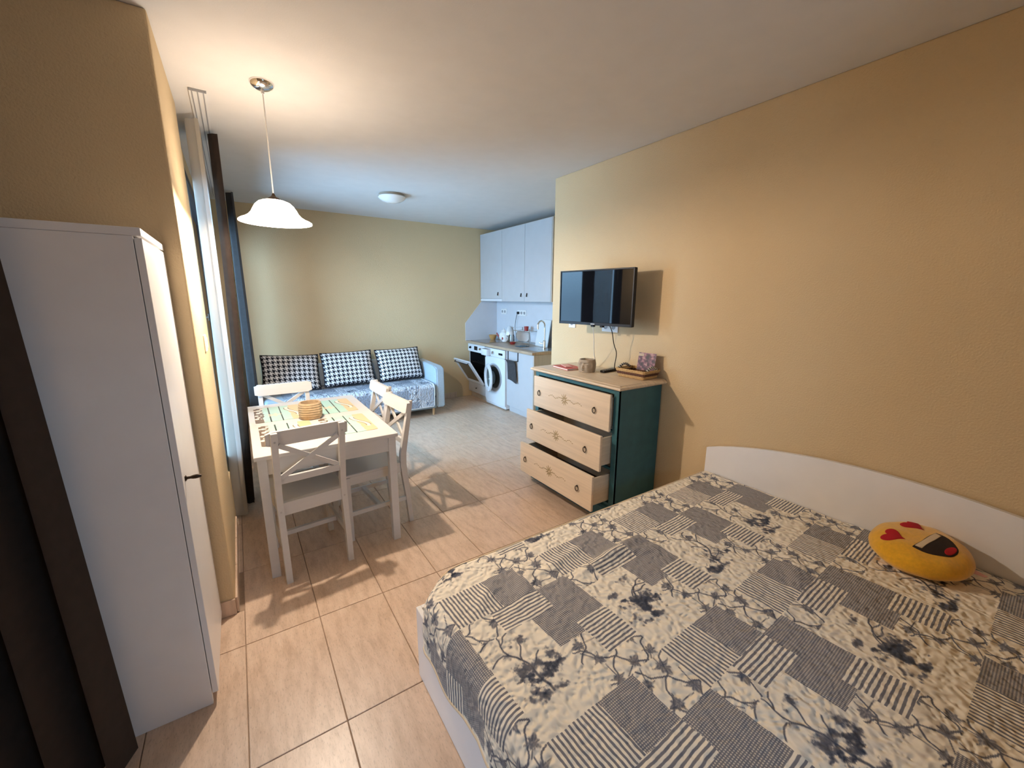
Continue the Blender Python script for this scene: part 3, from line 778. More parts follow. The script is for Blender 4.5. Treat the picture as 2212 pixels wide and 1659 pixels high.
# things on the dresser
TD = 0.9622
bk = thing('notebook', 'red hardcover notebook lying at the far end of the dresser', 'book', (2.150, 2.435, TD), R(-7))
part('cover', B(-0.075, 0.075, -0.105, 0.105, 0, 0.0025, bev=0.001), REDC, bk); part('cover', B(-0.075, 0.075, -0.105, 0.105, 0.0115, 0.014, bev=0.001), REDC, bk)
part('pages', B(-0.072, 0.071, -0.101, 0.101, 0.0026, 0.0114), PAPER, bk)
o = part('folded_card', B(-0.028, 0.028, -0.060, 0.060, 0, 0.006, bev=0.0015), PINK, loc=(2.150, 2.450, TD+0.0145), rot=(0, 0, R(-22)))
tag(o, 'pink folded card lying on the red notebook', 'card')
def carved_pot(name, w, hgt, mat, disp, n=2.6):
    """rounded-square hollow pot with relief"""
    bm = bmesh.new(); NU, NV = 72, 40
    def rad(th): return w/2/((abs(math.cos(th))**n+abs(math.sin(th))**n)**(1/n))
    rows = []
    for j in range(NV+1):
        z = hgt*j/NV; prf = 1-0.10*abs(2*z/hgt-1)**3.0
        row = []
        for i in range(NU):
            th = 2*PI*i/NU; r = rad(th)*prf+disp(th, z/hgt); row.append(bm.verts.new((r*math.cos(th), r*math.sin(th), z)))
        rows.append(row)
    for zz, k in ((hgt*0.99, .80), (hgt*0.5, .74), (hgt*0.15, .70)):
        rows.append([bm.verts.new((rad(2*PI*i/NU)*k*math.cos(2*PI*i/NU), rad(2*PI*i/NU)*k*math.sin(2*PI*i/NU), zz)) for i in range(NU)])
    for a, b_ in zip(rows, rows[1:]):
        for i in range(NU): bm.faces.new((a[i], a[(i+1) % NU], b_[(i+1) % NU], b_[i]))
    bm.faces.new(rows[0][::-1]); bm.faces.new(rows[-1])
    return part(name, bm, mat, None, 70)
def G2(a, b_, a0, b0, sa, sb_): return math.exp(-((a-a0)/sa)**2-((b_-b0)/sb_)**2)
def face(th, v):
    a = (th+PI) % (2*PI)-PI
    d = 0.010*G2(a, v, 0, .48, .13, .22)+0.004*G2(a, v, 0, .38, .17, .07)                # nose
    for s_ in (-1, 1):
        d += 0.004*G2(a, v, .34*s_, .62, .22, .05)-0.006*G2(a, v, .33*s_, .70, .22, .05)+0.004*G2(a, v, .30*s_, .80, .30, .035)   # lids, sockets, brows
        d += 0.004*G2(a, v, .45*s_, .42, .25, .2)+0.006*G2(a, v, 1.15*s_, .50, .14, .24)                                       # cheeks, ears
    d += 0.005*G2(a, v, 0, .24, .20, .030)-0.006*G2(a, v, 0, .205, .24, .016)+0.005*G2(a, v, 0, .17, .16, .030)+0.003*G2(a, v, 0, .06, .2, .06)
    return d
o = carved_pot('stone_pot', 0.122, 0.096, STONEB, lambda th, v: 1.35*face(th, v)); o.location = (2.168, 2.237, TD); o.rotation_euler = (0, 0, R(197))
tag(o, 'small carved stone pot with a serene face on the dresser', 'pot')
rm = thing('remote_control', 'black remote control lying between stone pot and woven basket', 'remote', (2.315, 2.150, TD), R(8))
part('body', B(-0.088, 0.088, -0.021, 0.021, 0, 0.018, bev=0.005, seg=2), BLACKP, rm, 40)
for i in range(6):
    for j in (-1, 0, 1): part('button', B(-0.070+0.024*i, -0.058+0.024*i, j*0.012-0.004, j*0.012+0.004, 0.0175, 0.0195, bev=0.001), GREYP, rm)
# basket
bs = thing('woven_basket', 'rectangular woven straw basket with striped handles on the dresser', 'basket', (2.318, 1.886, TD), R(3))
def rrect(a, b_, r, z, n=8):
    pts = []
    for cx, cy, a0 in ((a-r, b_-r, 0), (-a+r, b_-r, PI/2), (-a+r, -b_+r, PI), (a-r, -b_+r, 3*PI/2)):
        for k in range(n): t_ = a0+PI/2*k/(n-1); pts.append((cx+r*math.cos(t_), cy+r*math.sin(t_), z))
    out = []
    for i in range(len(pts)):                             # resample densely along straight runs
        p_, q_ = Vector(pts[i]), Vector(pts[(i+1) % len(pts)]); d_ = (q_-p_).length; k = max(1, int(d_/0.006))
        for j in range(k): out.append(p_.lerp(q_, j/k))
    return out
part('base', B(-0.074, 0.074, -0.103, 0.103, 0, 0.006, bev=0.002), STRAW, bs)
for j, (mt, ex) in enumerate(((STRAW, 0), (STRAW, .003), (STRAWD, .006), (STRAWD, .009), (STRAW, .012), (STRAW, .014))):
    pts = rrect(0.076+ex, 0.106+ex, 0.012, 0.008+0.0098*j)
    bm = bmesh.new(); tube(bm, pts, lambda i, j=j: 0.0056+0.0016*math.sin(i*2.1+j*PI), 7, closed=True); part('woven_row', bm, mt, bs, 60)
for sgn in (-1, 1):
    bm = bmesh.new(); tube(bm, [(-0.060+0.120*k/16, sgn*0.116, 0.060+0.022*math.sin(PI*k/16)) for k in range(17)], 0.0085, 9, uv=True)
    part('handle', bm, ZEBRA, bs, 60, label='black and white striped handle')
bm = bmesh.new(); grid(bm, lambda u, v: (0, (u-.5)*0.135, (v-.5)*0.122), 1, 1, lambda u, v: (1-u, v))
bmesh.ops.solidify(bm, geom=bm.faces[:], thickness=0.003)
o = part('photo_card', bm, CARD, loc=(2.352, 1.842, TD+0.112), rot=(0, R(10), R(8)))
tag(o, 'small dark photo card with pink orchids standing in the woven basket', 'card')
bm = bmesh.new(); bmesh.ops.create_uvsphere(bm, u_segments=16, v_segments=10, radius=1)
for v in bm.verts:
    a = math.atan2(v.co.y, v.co.x); k = 1+0.07*math.cos(9*a)*(1-abs(v.co.z)); v.co = Vector((v.co.x*0.020*k, v.co.y*0.026*k, v.co.z*0.015))
o = part('sea_shell', bm, PORC, None, 60, loc=(2.268, 1.838, TD+0.030), rot=(0, R(-20), 0)); tag(o, 'white sea shell lying in the woven basket', 'shell')
bm = bmesh.new(); tube(bm, [(0, -0.05+0.1*k/10, 0.012*math.sin(PI*k/10)) for k in range(11)], lambda i: 0.004+0.010*math.sin(PI*(i+.6)/11.2), 9, uv=True)
o = part('striped_shell', bm, ZEBRA, None, 60, loc=(2.285, 1.940, TD+0.022), rot=(0, 0, R(25))); tag(o, 'black and white striped long shell lying in the woven basket', 'shell')

# ------------------------------------------------------------------ television on its wall arm
tvc = Vector((2.175, 2.2025, 1.512)); tva = math.atan2(-0.1, -0.639)
tv = thing('television', 'black flat-screen television mounted on the ochre wall', 'television', tuple(tvc), 0)
tv.rotation_euler = (0, 0, 0)
ydir = Vector((0.1, -0.639, 0)).normalized(); nrm = Vector((-0.639, -0.1, 0)).normalized()
tv.matrix_world = Matrix((ydir, -nrm, Vector((0, 0, 1)))).transposed().to_4x4(); tv.location = tvc    # local +x = picture right, -y = towards viewer
W2, H2 = 0.3235, 0.1985
bm = bmesh.new(); box(bm, -W2, W2, 0.004, 0.030, -H2, H2, bev=0.004); box(bm, -0.22, 0.22, 0.030, 0.062, -0.15, 0.12, bev=0.012, seg=2); part('casing', bm, BLACKP, tv)
bm = bmesh.new()
for a in ((-W2, -W2+0.010, -H2, H2), (W2-0.010, W2, -H2, H2), (-W2+0.010, W2-0.010, H2-0.010, H2), (-W2+0.010, W2-0.010, -H2, -H2+0.020)):
    box(bm, a[0], a[1], -0.006, 0.006, a[2], a[3], bev=0.0015)
part('bezel', bm, BLACKP, tv)
part('screen', B(-W2+0.009, W2-0.009, -0.001, 0.004, -H2+0.019, H2-0.009), SCREEN, tv)
part('maker_mark', B(-0.018, 0.018, -0.0068, -0.006, -H2+0.006, -H2+0.011), PLASTW, tv)
for xx in (-0.005, 0.075): part('foot_clip', B(xx-0.013, xx+0.013, -0.004, 0.022, -H2-0.013, -H2+0.002, bev=0.003), BLACKP, tv)
bm = bmesh.new(); box(bm, -0.06, 0.06, 0.060, 0.066, -0.06, 0.06); bar(bm, (0, 0.066, 0), (0.02, 0.17, 0), 0.03, 0.05); part('mount_arm', bm, BLACKM, tv)
o = tag(part('wall_bracket', B(XR-0.028, XR, 2.15, 2.23, 1.43, 1.60, bev=0.003), BLACKM), 'black wall bracket hidden behind the television', 'bracket')
def socket_plate(name, label, x, y, z, n, nx=-1, group=None, w=0.042):
    """plate on a wall facing -x with n outlets side by side along y"""
    t_ = thing(name, label, 'socket', (x, y, z), 0, group)
    part('plate', B(-0.009, 0, -w*n, w*n, -0.042, 0.042, bev=0.003), PLASTW, t_)
    for k in range(n):
        yy = (k-(n-1)/2)*2*w
        bm = bmesh.new(); lathe(bm, [(0, 0.0), (0.017, 0.0), (0.019, 0.003), (0.021, 0.003)], 16)
        bmesh.ops.rotate(bm, verts=bm.verts, matrix=Matrix.Rotation(-PI/2, 3, 'Y')); part('outlet', bm, GREYP, t_, 40, loc=(-0.0095, yy, 0))
    return t_
socket_plate('wall_socket', 'white double wall socket below the television', XR, 2.262, 1.292, 2)
socket_plate('wall_socket', 'beige single wall socket at the far lower corner of the television', XR, 2.70, 1.300, 1)
def cable(name, label, pts, mat, r=0.003):
    P_ = [Vector(p) for p in pts]; out = []
    for i in range(len(P_)-1):
        p0, p1, p2, p3 = P_[max(i-1, 0)], P_[i], P_[i+1], P_[min(i+2, len(P_)-1)]
        for k in range(8):
            t_ = k/8; out.append(0.5*((2*p1)+(p2-p0)*t_+(2*p0-5*p1+4*p2-p3)*t_*t_+(3*p1-p0-3*p2+p3)*t_**3))
    out.append(P_[-1]); bm = bmesh.new(); tube(bm, out, r, 7)
    return tag(part(name, bm, mat, None, 60), label, 'cable')
cable('white_cable', 'thin white cable hanging from the television behind the stone pot', [(2.205, 2.235, 1.32), (2.225, 2.238, 1.22), (2.30, 2.30, 1.08), (2.385, 2.36, 0.985), (2.395, 2.38, 0.967)], PLASTW)
cable('black_cable', 'black cable hanging from the television down to the dresser', [(2.222, 2.085, 1.32), (2.24, 2.072, 1.27), (2.28, 2.085, 1.18), (2.305, 2.078, 1.11), (2.335, 2.115, 1.02), (2.355, 2.128, 0.985), (2.375, 2.105, 0.967)], BLACKP, 0.0032)

# ------------------------------------------------------------------ dining table
tbx0, tbx1, tby0, tby1, TZ = -0.010, 0.732, 2.342, 3.53, 0.705
tb = thing('dining_table', 'white wooden dining table set with beach placemats under the pendant lamp', 'table', (0.361, 2.936, 0))
def tpart(name, bm, mat=WHITEWARM, **k):
    bmesh.ops.translate(bm, verts=bm.verts, vec=(-0.361, -2.936, 0)); return part(name, bm, mat, tb, **k)
tpart('tabletop', B(tbx0, tbx1, tby0, tby1, TZ-0.022, TZ, bev=0.002))
lw = 0.044; i0 = 0.012
for xx in (tbx0+i0, tbx1-i0-lw):
    for yy in (tby0+i0, tby1-i0-lw):
        bm = bmesh.new(); vs_ = box(bm, xx, xx+lw, yy, yy+lw, 0, TZ-0.022)
        for v in bm.verts:
            if v.co.z < 0.01: v.co.x += (0.5*(tbx0+tbx1)-v.co.x > 0)*0.004; 
        bmesh.ops.bevel(bm, geom=bm.edges[:], offset=0.002, segments=1, affect='EDGES'); tpart('leg', bm)
ap = 0.02
for xx in (tbx0+i0+0.008, tbx1-i0-0.008-ap): tpart('apron', B(xx, xx+ap, tby0+i0+lw, tby1-i0-lw, TZ-0.112, TZ-0.022, bev=0.001))
for yy in (tby0+i0+0.008, tby1-i0-0.008-ap): tpart('apron', B(tbx0+i0+lw, tbx1-i0-lw, yy, yy+ap, TZ-0.112, TZ-0.022, bev=0.001))

# ------------------------------------------------------------------ chairs (facing local +y, rear legs stand at y=0)
def make_chair():
    c = thing('dining_chair', 'x', 'chair', group='white cross-back chairs around the dining table')
    hw, lw = 0.176, 0.030
    pathz = [(0.000, 0.0), (0.018, 0.22), (0.040, 0.42), (0.036, 0.50), (-0.030, 0.845)]     # rear leg centre line (y,z)
    for s_ in (-1, 1):
        bm = bmesh.new(); xx = s_*(hw-lw/2)
        dep = [0.028, 0.034, 0.040, 0.038, 0.026]
        rows = []
        for (y, z), d_ in zip(pathz, dep):
            rows.append([bm.verts.new((xx+a*lw/2, y+b_*d_/2, z)) for a, b_ in ((-1, -1), (1, -1), (1, 1), (-1, 1))])
        for a, b_ in zip(rows, rows[1:]):
            for k in range(4): bm.faces.new((a[k], a[(k+1) % 4], b_[(k+1) % 4], b_[k]))
        bm.faces.new(rows[0][::-1]); bm.faces.new(rows[-1]); part('leg', bm, WHITEWARM, c)
        bm = bmesh.new(); box(bm, xx-lw/2, xx+lw/2, 0.385, 0.418, 0, 0.425, bev=0.002); part('leg', bm, WHITEWARM, c)
        part('side_apron', B(xx-0.009, xx+0.009, 0.058, 0.385, 0.372, 0.425, bev=0.001), WHITEWARM, c)
        part('side_stretcher', B(xx-0.009, xx+0.009, 0.030, 0.385, 0.165, 0.193, bev=0.002), WHITEWARM, c)
    part('seat', B(-hw+0.001, hw-0.001, 0.060, 0.432, 0.4255, 0.443, bev=0.005, seg=2), WHITEWARM, c)
    part('seat', B(-hw+lw, hw-lw, 0.028, 0.060, 0.4255, 0.443), WHITEWARM, c)
    part('rear_apron', B(-hw+lw, hw-lw, 0.030, 0.048, 0.372, 0.425), WHITEWARM, c)
    part('front_apron', B(-hw+lw, hw-lw, 0.394, 0.412, 0.372, 0.425), WHITEWARM, c)
    part('cross_stretcher', B(-hw+lw/2+0.0095, hw-lw/2-0.0095, 0.195, 0.220, 0.166, 0.192, bev=0.002), WHITEWARM, c)
    def yb2(z): return 0.036+(-0.066)*(z-0.50)/0.345
    # top rail overlapping the posts in front, with a gentle curve
    bm = bmesh.new(); n = 12; z0, z1 = 0.768, 0.848; rows = []
    for k in range(n+1):
        x = -0.196+0.392*k/n; cv = 0.0
        e = abs(2*k/n-1); r_ = 0.010*max(0, (e-0.9)/0.1)
        rows.append([bm.verts.new((x, yb2(z)+d_+cv, z)) for z, d_ in ((z0+r_, 0.012), (z1-r_, 0.012), (z1-r_, 0.034), (z0+r_, 0.034))])
    for a, b_ in zip(rows, rows[1:]):
        for k in range(4): bm.faces.new((a[k], b_[k], b_[(k+1) % 4], a[(k+1) % 4]))
    bm.faces.new(rows[0]); bm.faces.new(rows[-1][::-1]); part('top_rail', bm, WHITEWARM, c)
    bm = bmesh.new(); box(bm, -hw+lw, hw-lw, yb2(.575)-0.008, yb2(.575)+0.010, 0.555, 0.592, bev=0.0015); part('lower_rail', bm, WHITEWARM, c)
    for s_ in (-1, 1):
        bm = bmesh.new(); off = -0.004 if s_ > 0 else 0.004
        bar(bm, (-s_*(hw-lw-0.002), yb2(0.592)+0.002+off, 0.590), (s_*(hw-lw-0.002), yb2(0.770)+0.006+off, 0.772), 0.012, 0.024, side=(0, 0, 1)); part('cross_slat', bm, WHITEWARM, c)
    for s_ in (-1, 1):
        for (y, z) in ((yb2(.80)-0.0135, 0.80), (0.040-0.0205, 0.40)):
            bm = bmesh.new(); lathe(bm, [(0, 0), (0.0055, 0), (0.0055, 0.003), (0, 0.003)], 10)
            bmesh.ops.rotate(bm, verts=bm.verts, matrix=Matrix.Rotation(PI/2, 3, 'X')); part('bolt', bm, STEEL, c, loc=(s_*(hw-lw/2), y+0.001, z))
    return c
ch = make_chair()
spots = [(0.243, 2.290, 5.5, 'white cross-back chair nearest the camera, its back towards the viewer'),
         (0.836, 2.690, 95, 'white cross-back chair at the long side, nearer of the two beside each other'),
         (0.866, 3.195, 92, 'white cross-back chair at the long side, farther of the two, nearer the sofa'),
         (0.242, 3.580, 180, 'white cross-back chair at the far table end in front of the sofa')]
for i, (x, y, a, lab) in enumerate(spots):
    o = ch if i == 0 else copy_tree(ch)
    o.location = (x, y, 0); o.rotation_euler = (0, 0, R(a)); o['label'] = lab

# placemats and bowl
def placemat(x0, x1, y0, y1, label):
    bm = bmesh.new(); w, d = (x1-x0)/2, (y1-y0)/2; r = 0.015; pts = []
    for cx, cy, a0 in ((w-r, d-r, 0), (-w+r, d-r, PI/2), (-w+r, -d+r, PI), (w-r, -d+r, 3*PI/2)):
        for k in range(6): a = a0+PI/2*k/5; pts.append((cx+r*math.cos(a), cy+r*math.sin(a)))
    prism(bm, pts, 'z', 0, 0.0022)
    uvl = bm.loops.layers.uv.verify()
    for f in bm.faces:
        for lp in f.loops: lp[uvl].uv = ((lp.vert.co.x+w)/(2*w), (lp.vert.co.y+d)/(2*d))
    o = part('placemat', bm, MATPRINT, loc=((x0+x1)/2, (y0+y1)/2, TZ+0.0003)); tag(o, label, 'placemat', 'beach print placemats on the dining table')
placemat(0.024, 0.312, 3.006, 3.416, 'beach print placemat at the far left table corner, by the curtain')
placemat(0.374, 0.662, 3.006, 3.420, 'beach print placemat at the far right table corner, nearest the sofa')
placemat(0.034, 0.322, 2.500, 2.918, 'beach print placemat behind the nearest chair, half covered by its back')
placemat(0.372, 0.656, 2.485, 2.896, 'beach print placemat at the near right table corner')
def coil(th, v):
    a = (th-R(-55)+PI) % (2*PI)-PI
    d = 0.0038*abs(math.sin(v*PI*7))*(v < .93)
    d += 0.010*G2(a, v, 0.0, .45, .20, .26)+0.009*G2(a, v, .05, .12, .12, .25)-0.003*G2(a, v, -.28, .55, .05, .2)+0.006*G2(a, v, .42, .50, .16, .22)
    return d
o = carved_pot('carved_bowl', 0.140, 0.108, COILB, coil, 2.05); o.location = (0.343, 2.972, TZ+0.0026)
tag(o, 'round sand-coloured bowl with coiled ridges in the middle of the dining table', 'bowl')

# ------------------------------------------------------------------ pendant lamp
LX, LY = 0.221, 2.540
pl = thing('pendant_lamp', 'lit pendant lamp with a white glass bell shade hanging above the dining table', 'lamp', (LX, LY, 0))
bm = bmesh.new(); lathe(bm, [(0, H-0.034), (0.012, H-0.034), (0.030, H-0.029), (0.047, H-0.018), (0.053, H-0.006), (0.053, H-0.0005), (0, H-0.0005)], 36); part('ceiling_canopy', bm, CHROME, pl, 40)
bm = bmesh.new(); lathe(bm, [(0, H-0.050), (0.007, H-0.050), (0.008, H-0.034), (0, H-0.034)], 14); part('cord_grip', bm, PLASTW, pl, 40)
bm = bmesh.new(); tube(bm, [(0, 0, H-0.05), (0.001, 0, 2.3), (0, 0, 2.010)], 0.003, 8); part('cord', bm, PLASTW, pl, 60)
bm = bmesh.new(); lathe(bm, [(0.004, 2.020), (0.008, 2.012), (0.012, 2.004), (0.026, 1.996), (0.032, 1.986), (0.033, 1.980), (0.0, 1.980)], 24); part('shade_cap', bm, BRONZE, pl, 40)
prof = [(0.030, 1.985), (0.052, 1.983), (0.072, 1.975), (0.088, 1.960), (0.099, 1.942), (0.108, 1.924), (0.122, 1.908), (0.143, 1.895), (0.160, 1.888), (0.168, 1.882)]
inner = [(r-0.004, z-0.003) for r, z in prof[::-1]]
bm = bmesh.new(); lathe(bm, prof+[(0.1675, 1.878)]+inner, 56); part('glass_shade', bm, SHADE, pl, 60)
bm = bmesh.new(); lathe(bm, [(0, 1.892), (0.012, 1.894), (0.020, 1.902), (0.024, 1.914), (0.022, 1.928), (0.014, 1.944), (0.013, 1.978), (0, 1.978)], 20); part('bulb', bm, SHADE, pl, 60)
ld = bpy.data.lights.new('bulb_light', 'POINT'); ld.color = LAMP_COL; ld.energy = BULB_W; ld.shadow_soft_size = 0.02
lo = bpy.data.objects.new('bulb_light', ld); C.objects.link(lo); lo.location = (0, 0, 1.868); lo.parent = pl

# flush ceiling lamp (off)
cl = thing('ceiling_lamp', 'unlit round white glass lamp flush on the ceiling above the sofa', 'lamp', (1.425, 4.345, 0))
bm = bmesh.new(); lathe(bm, [(0, H-0.0005), (0.122, H-0.0005), (0.126, H-0.004), (0.126, H-0.026), (0.120, H-0.028), (0, H-0.028)], 40); part('base', bm, pm('beige_metal', (0.30, 0.25, 0.19), 0.5), cl, 40)
bm = bmesh.new(); lathe(bm, [(0.134, H-0.024), (0.137, H-0.030), (0.120, H-0.048), (0.090, H-0.066), (0.050, H-0.078), (0, H-0.082)], 40); part('glass_dome', bm, PORC, cl, 60)
bm = bmesh.new(); box(bm, -0.137, -0.127, -0.012, 0.012, H-0.034, H-0.016, bev=0.002); part('clip', bm, CHROME, cl)

# ------------------------------------------------------------------ curtains
def curtain(name, label, y0, y1, xc, z0, z1, amp0, amp1, folds, mat, lean=(0, 0), flare=0.0, seed=0, nu=110, nv=30, phase=0.0, grp=None):
    """hanging folds; runs along y, folds swing in x; v=0 bottom, v=1 top"""
    rr = np.random.default_rng(seed); jit = rr.uniform(-.35, .35, folds*2+4)
    def fn(u, v):
        amp = amp0+(amp1-amp0)*v
        w = math.sin(u*folds*2*PI+phase)+0.25*math.sin(u*folds*4*PI+1.3)
        k = jit[int(u*folds*2)]*(1-v)*0.25
        wf = 1+flare*(1-v); yc = (y0+y1)/2
        x = xc+lean[0]*(1-v)**1.6+amp*(w+k)
        y = yc+(y0+(y1-y0)*u-yc)*wf+lean[1]*(1-v)+0.3*amp*math.cos(u*folds*2*PI+phase)
        return (x, y, z0+(z1-z0)*v+0.004*math.sin(u*31)*(1-v))
    bm = bmesh.new(); grid(bm, fn, nu, nv)
    bmesh.ops.solidify(bm, geom=bm.faces[:], thickness=0.0015)
    o = part(name, bm, mat, None, 70); return tag(o, label, 'curtain', grp)
curtain('sheer_curtain', 'pale sheer curtain gathered beside the bright window, left of the brown drape', 3.11, 3.40, -0.090, 0.03, 2.488, 0.040, 0.032, 4, SHEER, lean=(-0.025, 0.04), seed=1)
curtain('window_curtain', 'dark brown drape gathered at the window behind the dining table', 3.33, 3.51, -0.008, 0.02, 2.488, 0.024, 0.024, 3, BROWNC, lean=(-0.060, 0.02), seed=2, phase=0.8)
curtain('far_curtain', 'grey lined drape hanging in the far corner between window and sofa', 4.98, 5.40, 0.070, 0.02, 2.488, 0.048, 0.030, 4, GREYLIN, lean=(0.0, 0.02), seed=3)
# near curtain beside the wardrobe
def near_curtain():
    def fn(u, v):
        f = 1-v; a = u*4.0*2*PI
        x = -0.80+0.300*u+0.018*math.sin(a)+0.055*f*u
        y = 1.36+0.20*u+(0.040+0.02*f)*math.sin(a+0.6)+0.01*math.sin(2*a)
        return (x+0.018*f*(u-.2), y, 0.022+2.42*v+0.012*(1-v)*math.sin(u*9))
    bm = bmesh.new(); grid(bm, fn, 120, 30); bmesh.ops.solidify(bm, geom=bm.faces[:], thickness=0.0015)
    return tag(part('near_curtain', bm, BROWNC, None, 70), 'very dark brown curtain hanging in front of the wardrobe side', 'curtain')
near_curtain()
cr_ = thing('curtain_rail', 'white three-track curtain rail screwed to the ceiling above the window', 'curtain rail', (-0.045, 4.1, H))
bm = bmesh.new(); box(bm, -0.036, 0.036, -1.30, 1.30, -0.010, 0.0); part('rail_body', bm, PLASTW, cr_)
for xx in (-0.024, 0.0, 0.024): part('track', B(xx-0.0028, xx+0.0028, -1.30, 1.30, -0.0115, -0.0100), GREYP, cr_)
bm = bmesh.new(); box(bm, -0.037, 0.037, -1.306, -1.300, -0.0125, 0.0, bev=0.001); part('end_cap', bm, GREYP, cr_)

# light switch on the lit side of the wall pier
sw = thing('light_switch', 'white light switch on the bright yellow wall pier', 'switch', (XL, 2.62, 1.27))
part('plate', B(0, 0.009, -0.042, 0.042, -0.042, 0.042, bev=0.003), PLASTW, sw); part('rocker', B(0.009, 0.013, -0.026, 0.026, -0.026, 0.026, bev=0.002), PLASTW, sw)

# ------------------------------------------------------------------ wardrobe
wd = thing('wardrobe', 'white single-door wardrobe standing against the ochre wall pier', 'wardrobe', (-0.49, 1.91, 0))
def wp(name, bm, mat=WHITE, parent=wd, **k):
    bmesh.ops.translate(bm, verts=bm.verts, vec=(0.49, -1.91, 0)); return part(name, bm, mat, parent, **k)
wx0, wx1, wy0, wy1, wz = -0.78, -0.2315, 1.672, 2.150, 1.700
wp('side_panel', B(wx0, wx1, wy0, wy0+0.018, 0, wz-0.024, bev=0.001)); wp('side_panel', B(wx0, wx1, wy1-0.018, wy1, 0, wz-0.024, bev=0.001))
wp('back_panel', B(wx0, wx0+0.004, wy0+0.018, wy1-0.018, 0.06, wz-0.024)); wp('top', B(wx0, wx1+0.020, wy0-0.002, wy1+0.002, wz-0.0235, wz, bev=0.0015))
wp('bottom', B(wx0+0.005, wx1, wy0+0.0185, wy1-0.0185, 0.055, 0.073)); wp('plinth', B(wx1-0.050, wx1-0.035, wy0+0.0185, wy1-0.0185, 0, 0.055))
d_ = wp('door', B(wx1+0.002, wx1+0.020, wy0+0.001, wy1-0.001, 0.045, wz-0.030, bev=0.0012))
bm = bmesh.new(); lathe(bm, [(0, 0), (0.011, 0), (0.010, 0.003), (0.005, 0.006), (0.0045, 0.018), (0, 0.018)], 14)
bmesh.ops.rotate(bm, verts=bm.verts, matrix=Matrix.Rotation(PI/2, 3, 'Y'))
bmesh.ops.translate(bm, verts=bm.verts, vec=(wx1+0.020, wy0+0.055, 0.885))
tube(bm, [(wx1+0.036+0.006*k, wy0+0.055, 0.885) for k in range(6)], lambda i: 0.0035+0.004*math.sin(PI*(i+.8)/6.2), 10)
bmesh.ops.translate(bm, verts=bm.verts, vec=(0.49, -1.91, 0)); part('knob', bm, BRONZE, d_, 50)

# ------------------------------------------------------------------ sofa
sx0, sx1, sy0, sy1 = 0.14, 2.165, 4.850, 5.600
sf = thing('sofa', 'pale blue sofa with beech legs against the far wall', 'sofa', (1.13, 5.22, 0))
def sp_(name, bm, mat=SOFA, smooth=40):
    bmesh.ops.translate(bm, verts=bm.verts, vec=(-1.13, -5.22, 0)); return part(name, bm, mat, sf, smooth)
sp_('base', B(sx0, sx1-0.112, sy0+0.02, sy1, 0.095, 0.245, bev=0.012, seg=2))
sp_('seat', B(sx0, sx1-0.112, sy0, sy1-0.10, 0.247, 0.420, bev=0.035, seg=4))
sp_('backrest', B(sx0+0.06, sx1-0.112, sy1-0.16, sy1, 0.42, 0.70, bev=0.04, seg=4))
def arm(x0, x1):
    bm = bmesh.new(); n = 8
    poly = [(sy0-0.002, 0.105), (sy0-0.002, 0.595), (sy0+0.006, 0.615), (sy0+0.03, 0.630), (sy0+0.11, 0.638), (sy1-0.05, 0.66), (sy1, 0.64), (sy1, 0.105)]
    prism(bm, poly, 'x', x0, x1); bmesh.ops.bevel(bm, geom=bm.edges[:], offset=0.014, segments=2, affect='EDGES'); sp_('armrest', bm)
arm(sx1-0.11, sx1)
for xx in (sx0+0.06, 1.1, sx1-0.14):
    for yy in (sy0+0.06, sy1-0.06):
        bm = bmesh.new(); lathe(bm, [(0, 0), (0.013, 0), (0.020, 0.098), (0, 0.098)], 14, xx, yy); sp_('leg', bm, BEECH)
# throw over the seat
s = np.arange(0, 1.70, 0.006); t = np.arange(0, 0.90, 0.006); SS, TT = np.meshgrid(s, t, indexing='ij')
fl_ = 0.52; ox_, dz_ = edge_profile(TT-fl_, 0.05, 0)
Y = np.where(TT < fl_, 5.40-TT, 5.40-fl_-ox_); X = 0.315+SS; Z = 0.426-dz_+0.010*(fbm(SS*4, TT*4, 9, 3)-.5)*np.clip(1-dz_/.05, 0, 1)
Y = Y-np.clip(dz_/.1, 0, 1)*(0.004+0.012*fbm(SS*5, TT, 4, 2)); Z = np.maximum(Z, 0.10)
X = X+0.015*np.clip(dz_/.3, 0, 1)*np.sin(SS*7)
P = np.stack([X, Y, Z], -1)[:, :int(0.52/0.006)+int(0.335/0.006)]
th_ = cloth_object('sofa_throw', P, SS[:, :P.shape[1]], -TT[:, :P.shape[1]], QS, dict(ox=0.1, oy=0.0, th=0.0, sc=1.0))
tag(th_, 'blue and white patchwork throw spread over the sofa seat', 'throw')
for line in ([tuple(P[i, -1]) for i in range(0, len(s), 3)], [tuple(P[-1, j]) for j in range(0, P.shape[1], 3)]):
    bm = bmesh.new(); tube(bm, line, 0.004, 6); part('piping', bm, PLASTW, th_, 60)
